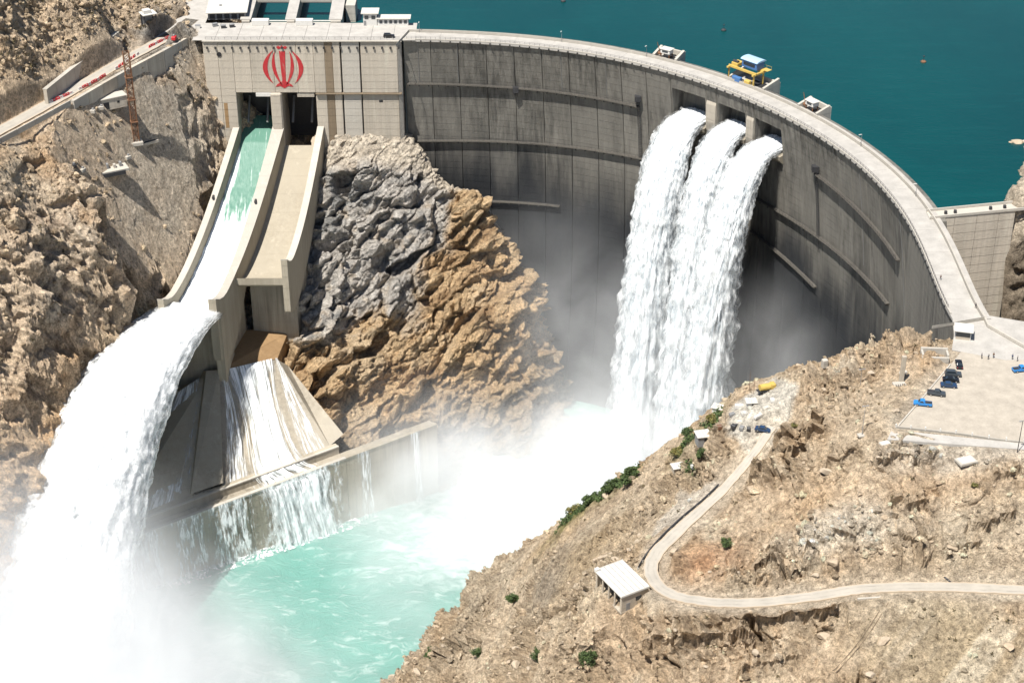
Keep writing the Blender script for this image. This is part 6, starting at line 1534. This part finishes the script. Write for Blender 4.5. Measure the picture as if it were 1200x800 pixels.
for s, lab, cabl in ((104, 'small concrete hoist bay on the crest left of the yellow gantry', 'white cabin'), (171.5, 'small concrete hoist bay on the crest right of the yellow gantry', 'white cabin')):
    hoist_bay(s, lab, False); p, rz = on_crest(s - 1.2, -W_ROAD - 2.6); side = 'left' if s < 140 else 'right'
    t = thing('winch', 'white winch cabin on red-brown legs, %s of the yellow gantry' % side, 'winch', p + np.array([0, 0, .05]), rz)
    part('cabin', MB().bbox((.6, 1.2, 2.5), (4.2, 3.0, 1.7), .12), M_WHITE, t, True); part('roof', MB().bbox((.6, 1.2, 3.45), (4.8, 3.5, .2), .05), M_ROOF, t, True)
    for x in (-1.2, 2.4):
        for y in (0, 2.4): part('leg', MB().bbox((x, y, .85), (.3, .3, 1.7), .03), M_RUSTY, t, True)
    part('drum', MB().bar((-2.6, .3, 1.3), (-1.4, .3, 1.3), .7, 12), M_RUSTY, t, True); part('jib', MB().bar((-2.0, .4, 1.6), (-3.2, 0, 5.6), .14, 6), M_RUSTY, t, True)
    part('brace', MB().bar((-1.4, .2, .3), (-2.8, 0, 4.4), .09, 5), M_RUSTY, t, True); part('window', MB().bbox((.6, -.32, 2.6), (2.6, .06, .8), .02), M_GLASS, t, True)
hoist_bay(141, 'large concrete hoist bay under the yellow gantry on the crest', True)
p, rz = on_crest(138.5, -W_ROAD - .4); g = thing('gantry_crane', 'yellow gantry hoist with a pale blue roofed cabin over the crest mouths', 'crane', p + np.array([0, 0, .05]), rz)
for x in (-6.2, 6.2):
    for y in (.6, 6.0): part('leg', MB().bbox((x, y, 2.2), (.55, .55, 4.4), .05), M_YELLOW, g, True)
    part('end_beam', MB().bbox((x, 3.3, 4.75), (.8, 7.4, .7), .06), M_YELLOW, g, True)
for y in (1.2, 5.4): part('girder', MB().bbox((0, y, 5.0), (13.6, .7, .9), .06), M_YELLOW, g, True)
cab = part('cabin', MB().bbox((1.6, 5.2, 7.0), (7.4, 4.6, 3.0), .15), M_BLUE, g, True)
m = MB()
for k in range(9):
    a_ = math.pi * k / 8; m.v += [(1.6 - 4.1, 5.2 - 2.7 * math.cos(a_), 8.5 + .75 * math.sin(a_)), (1.6 + 4.1, 5.2 - 2.7 * math.cos(a_), 8.5 + .75 * math.sin(a_))]
m.f += [(2 * k, 2 * k + 1, 2 * k + 3, 2 * k + 2) for k in range(8)] + [tuple(range(0, 18, 2)), tuple(range(17, 0, -2)), (0, 16, 17, 1)]
part('cabin_roof', m, M_SKYBLUE, cab, True); part('cabin_window', MB().bbox((1.6, 2.86, 7.1), (5.6, .06, 1.2), .02), M_GLASS, cab, True)
part('walkway', MB().bbox((1.6, 6.9, 5.55), (13.5, 2.6, .15), .03), M_YELLOW, g, True)
part('trolley', MB().bbox((-4.4, 3.2, 5.9), (3.0, 3.6, 1.3), .12), M_YELLOW, g, True); part('drum', MB().bar((-5.6, 2.4, 6.8), (-3.2, 2.4, 6.8), .6, 12), M_DARK, g, True)
part('motor', MB().bbox((-1.6, .2, 1.2), (4.0, 1.6, 1.9), .15), M_BLUE, g, True); part('gearbox', MB().bbox((3.6, .3, 1.2), (2.6, 1.7, 2.0), .2), M_YELLOW, g, True)
for k in range(7): part('rail_post', MB().bar((-5 + k * 2.2, 8.1, 5.6), (-5 + k * 2.2, 8.1, 6.7), .05, 4), M_YELLOW, g, True)
part('hand_rail', MB().bar((-5.2, 8.1, 6.7), (8.4, 8.1, 6.7), .05, 4), M_YELLOW, g, True)
part('ladder', MB().bar((-6.2, .2, 0), (-6.2, .2, 4.8), .12, 4), M_DARK, g, True)
# control building by the left end of the crest
q = atz(432, 37, .1); cbd = thing('control_building', 'white control building of a square tower room and a long low wing by the reservoir', 'building', (-57.0, 667.0, .1), 0)
part('tower_wall', MB().bbox((-1, 3.0, 2.6), (5.6, 5.2, 5.2), .08), M_WHITE, cbd, True)
for x in (-2.4, .4): part('window', MB().bbox((x, .36, 3.6), (1.6, .1, 1.5), .02), M_GLASS, cbd, True)
part('window', MB().bbox((1.84, 2.8, 3.6), (.1, 2.6, 1.4), .02), M_GLASS, cbd, True)
part('roof', MB().bbox((-1, 3.0, 5.42), (7.2, 6.8, .42), .08), M_ROOF, cbd, True, label='flat overhanging roof of the tower room')
part('wing_wall', MB().bbox((8.3, 2.2, 1.5), (12.6, 3.6, 3.0), .06), M_WHITE, cbd, True); part('roof', MB().bbox((8.6, 2.2, 3.2), (14.0, 5.0, .36), .06), M_ROOF, cbd, True, label='flat roof of the low wing')
for k in range(6): part('window', MB().bbox((3.4 + k * 2.0, .37, 1.7), (1.2, .08, 1.4), .02), M_GLASS, cbd, True)
part('door', MB().bbox((-3.1, .36, 1.1), (1.0, .1, 2.2), .02), M_GREY, cbd, True)
fb = thing('flat_roofed_store', 'long low store with a flat white roof left of the intake bays', 'building', (-118.5, 688.0, .15), R(4))
part('wall', MB().bbox((0, 0, 1.5), (15.6, 27.0, 3.0), .08), M_GREY, fb, True); part('roof', MB().bbox((0, 0, 3.25), (17.0, 29.0, .5), .1), M_ROOF, fb, True)
for k in range(5): part('shutter', MB().bbox((-6 + k * 3, -13.55, 1.4), (2.2, .1, 2.4), .02), M_DARK, fb, True)
for k, (x, y) in enumerate(((-3, -6), (3, 2), (-2, 8))): part('roof_vent', MB().bbox((x, y, 3.75), (1.0, 1.0, .5), .06), M_GREY, fb, True)
for k, (px, py, lab) in enumerate([(232, 33, 'white crate at the left end of the gate block deck'), (262, 33, 'dark cable drum on the deck below the flat store'), (272, 32, 'second dark crate on the deck right of the cable drum'), (252, 31, 'grey crate close under the wall of the flat store')]):
    q = atz(px, py, .2); t = thing('crate', lab, 'crate', (q[0], q[1], .19), R(9 * k), 'stores on the gate block deck'); part('box', MB().bbox((0, 0, .6), (2.0, 1.4, 1.2), .06), (M_WHITE, M_DARK, M_DARK, M_GREY)[k], t, True); part('lid', MB().bbox((0, 0, 1.26), (2.1, 1.5, .1), .02), M_GREY, t, True)
# lamp posts along the crest
for k, s in enumerate((6, 62, 97, 204, 244)):
    where_ = ('nearest the control building', 'midway between the control building and the left hoist bay', 'just left of the left hoist bay', 'on the bend right of the hoist bays', 'nearest the wing wall')[k]
    p, rz = on_crest(s, -W_ROAD + .45); t = thing('lamp_post', 'lamp post at the reservoir parapet ' + where_, 'lamp post', p, rz, 'lamp posts along the crest parapet')
    part('pole', MB().bar((0, 0, 0), (0, 0, 4.6), .09, 6, .06), M_GREY, t, True); part('lamp_head', MB().bbox((0, -.7, 4.6), (.3, 1.2, .14), .04), M_WHITE, t, True)

# ================================================================== THINGS ON THE RESERVOIR
for px, py, lab in ((848, 36, 'dark buoy floating behind the yellow gantry'), (1082, 73, 'reddish buoy floating alone far out on the reservoir'), (660, 2, 'dark float at the top edge of the reservoir')):
    q = atz(px, py, -6.5); t = thing('buoy', lab, 'buoy', q); part('float', MB().lathe((0, 0, -.6), [(.4, 0), (1.1, .4), (1.1, 1.0), (.5, 1.4)], 12), M_DARK if px != 1082 else M_RUSTY, t, True); part('mast', MB().bar((0, 0, .7), (0, 0, 2.4), .12, 6, .06), M_DARK, t, True); part('topmark', MB().bbox((0, 0, 2.5), (.6, .6, .5), .1), M_DARK, t, True)
q = atz(1192, 167, -6.5); t = thing('rock_islet', 'pale rock islet breaking the water at the right edge of the reservoir', 'islet', q)
for k, (dx, dy, s_) in enumerate(((0, 0, 2.6), (3.4, .6, 2.9), (7, 0, 3.2), (-2.2, -.2, 1.2), (10.5, 1, 3.0))):
    o = bpy.data.objects.new('rock', BM[k]); col.objects.link(o); o.parent = t; o.location = (dx, dy, .1); o.scale = (s_ * .9, s_ * .7, s_ * .45)

# ================================================================== THINGS ON THE LEFT BANK
# stepped retaining wall above the road
ups = smooth_line([atz(57, 123, -.2), atz(100, 88, -.2), atz(142, 57, -.2)], 12); ups = ups[::3]
uw = thing('retaining_wall', 'stepped concrete retaining wall above the left bank road', 'wall', ups[len(ups) // 2])
for k in range(len(ups) - 1):
    a_, b_ = ups[k], ups[k + 1]; d_ = (b_ - a_)[:2]; n_ = np.array([-d_[1], d_[0]]) / np.hypot(*d_); h_ = 5.6 + (.9 if k > 4 else 0) - .5 * (k % 2) * 0
    part('wall_panel', MB().prism([tuple(a_[:2] + d_ * .01), tuple(b_[:2] - d_ * .01), tuple(b_[:2] + n_ * 1.4 - d_ * .01), tuple(a_[:2] + n_ * 1.4 + d_ * .01)], -1.5, h_), M_BLOCK, uw)
    part('coping', MB().prism([tuple(a_[:2] - n_ * .15 + d_ * .01), tuple(b_[:2] - n_ * .15 - d_ * .01), tuple(b_[:2] + n_ * 1.6 - d_ * .01), tuple(a_[:2] + n_ * 1.6 + d_ * .01)], h_ + .02, h_ + .3), M_WALLTOP, uw)
lws = smooth_line([atz(84, 119, 0), atz(118, 99, 0), atz(152, 80, 0), atz(190, 60, 0), atz(232, 37, 0)], 8); lws = lws[::4]
lw = thing('retaining_wall', 'grey concrete wall holding up the outer edge of the left bank road', 'wall', lws[2])
for k in range(len(lws) - 1):
    a_, b_ = lws[k], lws[k + 1]; d_ = (b_ - a_)[:2]; n_ = np.array([d_[1], -d_[0]]) / np.hypot(*d_)
    part('wall_panel', MB().prism([tuple(a_[:2] + n_ * .9 + d_ * .01), tuple(b_[:2] + n_ * .9 - d_ * .01), tuple(b_[:2] - d_ * .01 - n_ * .6), tuple(a_[:2] + d_ * .01 - n_ * .6)], -9 if k > 1 else -7, .25), M_BLOCK if k % 3 else M_WALLTOP, lw)
lp = smooth_line([atz(-60, 194, 0), atz(0, 164, 0), atz(82, 120, 0)], 8); t = thing('road_parapet', 'low pale parapet along the lower part of the left bank road', 'parapet', lp[8])
for k in range(0, len(lp) - 2, 2):
    a_, b_ = lp[k], lp[k + 2]; d_ = (b_ - a_)[:2]; n_ = np.array([d_[1], -d_[0]]) / np.hypot(*d_); part('parapet_block', MB().prism([tuple(a_[:2] + n_ * .5 + d_ * .01), tuple(b_[:2] + n_ * .5 - d_ * .01), tuple(b_[:2] - d_ * .01), tuple(a_[:2] + d_ * .01)], -1.2, .9), M_WALLTOP, t)
# red and white barriers
bl = [smooth_line([atz(62, 121, 0), atz(100, 104, 0), atz(135, 84, 0), atz(175, 58, 0), atz(205, 43, 0)], 10)]
def barrier(p, rz, k):
    t = thing('barrier', 'red and white plastic barrier standing along the left bank road', 'barrier', p, rz, 'red and white barriers along the left bank road')
    part('body', MB().add([(-.95, -.3, 0), (.95, -.3, 0), (.95, .3, 0), (-.95, .3, 0), (-.9, -.12, .95), (.9, -.12, .95), (.9, .12, .95), (-.9, .12, .95)], [(0, 3, 2, 1), (4, 5, 6, 7), (0, 1, 5, 4), (1, 2, 6, 5), (2, 3, 7, 6), (3, 0, 4, 7)]), M_RED if k % 3 else M_WHITE, t, True)
    part('band', MB().bbox((0, 0, .62), (.7, .46, .22), .03), M_WHITE if k % 3 else M_RED, t, True)
ln = bl[0]
for k in range(0, len(ln) - 1):
    d_ = ln[k + 1] - ln[k]; q = ln[k] + np.array([d_[1], -d_[0], 0]) / np.hypot(*d_[:2]) * -.9
    if k in (7, 8, 18, 19, 20, 28, 29, 30): continue
    barrier((q[0], q[1], .13), math.atan2(d_[1], d_[0]) + RNG.uniform(-.15, .15), k)
# block hut, lattice mast, canopy, ruined platform
q = on_left(132, 122); t = thing('concrete_hut', 'square concrete hut with a dark doorway below the left bank road', 'hut', q + np.array([0, 0, -1.2]), R(32)); part('wall', MB().bbox((0, 0, 2.2), (10, 4.6, 4.4), .1), M_BLOCK, t, True); part('roof', MB().bbox((0, 0, 4.6), (10.6, 5.2, .4), .08), M_WALLTOP, t, True); part('doorway', MB().bbox((-3.2, -2.32, 1.8), (2.2, .1, 2.8), .03), M_VOID, t, True); part('window', MB().bbox((1.6, -2.32, 2.6), (1.0, .1, .9), .03), M_VOID, t, True)
q = on_left(160, 166); mh = 37.0; t = thing('lattice_mast', 'tall rusty lattice mast rising from the left slope past the road', 'mast', q + np.array([0, 0, -.5]), R(20))
for x in (-1.1, 1.1):
    for y in (-1.1, 1.1): part('leg', MB().bar((x, y, 0), (x, y, mh), .17, 5), M_RUSTY, t, True)
m = MB(); n_ = 17
for k in range(n_):
    z0, z1 = mh * k / n_, mh * (k + 1) / n_
    for (a_, b_) in (((-1.1, -1.1), (1.1, -1.1)), ((1.1, -1.1), (1.1, 1.1)), ((1.1, 1.1), (-1.1, 1.1)), ((-1.1, 1.1), (-1.1, -1.1))):
        m.bar((*a_, z0), (*b_, z1), .09, 4); m.bar((*b_, z0), (*a_, z1), .09, 4); m.bar((*a_, z1), (*b_, z1), .09, 4)
tag(part('bracing', m, M_RUSTY, t, True), kind='stuff'); part('base', MB().bbox((0, 0, .2), (4.5, 4.5, 1.4), .1), M_WALLTOP, t, True)
for z in (9, 18, 27): part('collar', MB().bbox((0, 0, z), (2.9, 2.9, .5), .08), M_RUSTY, t, True)
q = on_left(175, 30); t = thing('canopy_shelter', 'small white-roofed shelter on dark posts above the left road', 'shelter', q, R(30)); part('roof', MB().bbox((0, 0, 5.2), (6.0, 5.4, .4), .08), M_ROOF, t, True)
for x in (-2.4, 2.4):
    for y in (-2.1, 2.1): part('post', MB().bbox((x, y, 2.4), (.35, .35, 5.0), .04), M_DARK, t, True)
part('back_wall', MB().bbox((0, 2.2, 2.4), (4.4, .2, 4.8), .04), M_GREY, t, True); part('upper_box', MB().bbox((-.6, 0, 6.1), (3.0, 2.6, 1.4), .1), M_WHITE, t, True)
q = on_left(128, 200); t = thing('ruined_platform', 'broken white concrete platform with stub walls on the left slope', 'platform', q, R(28)); part('slab', MB().bbox((0, 0, .3), (14, 5.6, 1.0), .1), M_WALLTOP, t, True); part('face', MB().bbox((1, -2.9, -.5), (9, .3, 1.6), .05), M_DARK, t, True)
for k, x in enumerate((-5, -2.8, -.4, 2.2, 4.6)): part('stub_wall', MB().bbox((x, .6 - .5 * (k % 2), 1.5), (.9, 1.6, 1.6 + .5 * (k % 3)), .1), M_WALLTOP if k % 2 else M_GREY, t, True)
q = on_left(172, 170); t = thing('concrete_beam', 'long dark-topped concrete beam lying at the foot of the rusty mast', 'beam', q, R(38)); part('beam', MB().bbox((0, 0, .6), (10, 1.2, 1.2), .1), M_BLOCK, t, True); part('capping', MB().bbox((-.4, 0, 1.28), (8.6, 1.0, .14), .03), M_DARK, t, True)
for k, (px, py) in enumerate(((108, 132), (118, 128), (86, 196), (150, 186), (97, 201), (204, 46))):
    q = on_left(px, py); t = thing('concrete_block', ('pale concrete lump below the left road wall, left of the hut', 'pale concrete lump touching the left side of the hut', 'small dark pipe block left of the ruined platform', 'pale block right of the ruined platform', 'broken block beside the ruined platform', 'red and pale rubble block by the left road bend')[k], 'block', q, R(17 * k)); part('block', MB().bbox((0, 0, .5), (2.4, 1.6, 1.4), .15), (M_WALLTOP, M_WALLTOP, M_DARK, M_WALLTOP, M_WALLTOP, M_RED)[k], t, True); part('stub', MB().bbox((.4, .1, 1.4), (.8, .7, .8), .1), M_GREY, t, True)
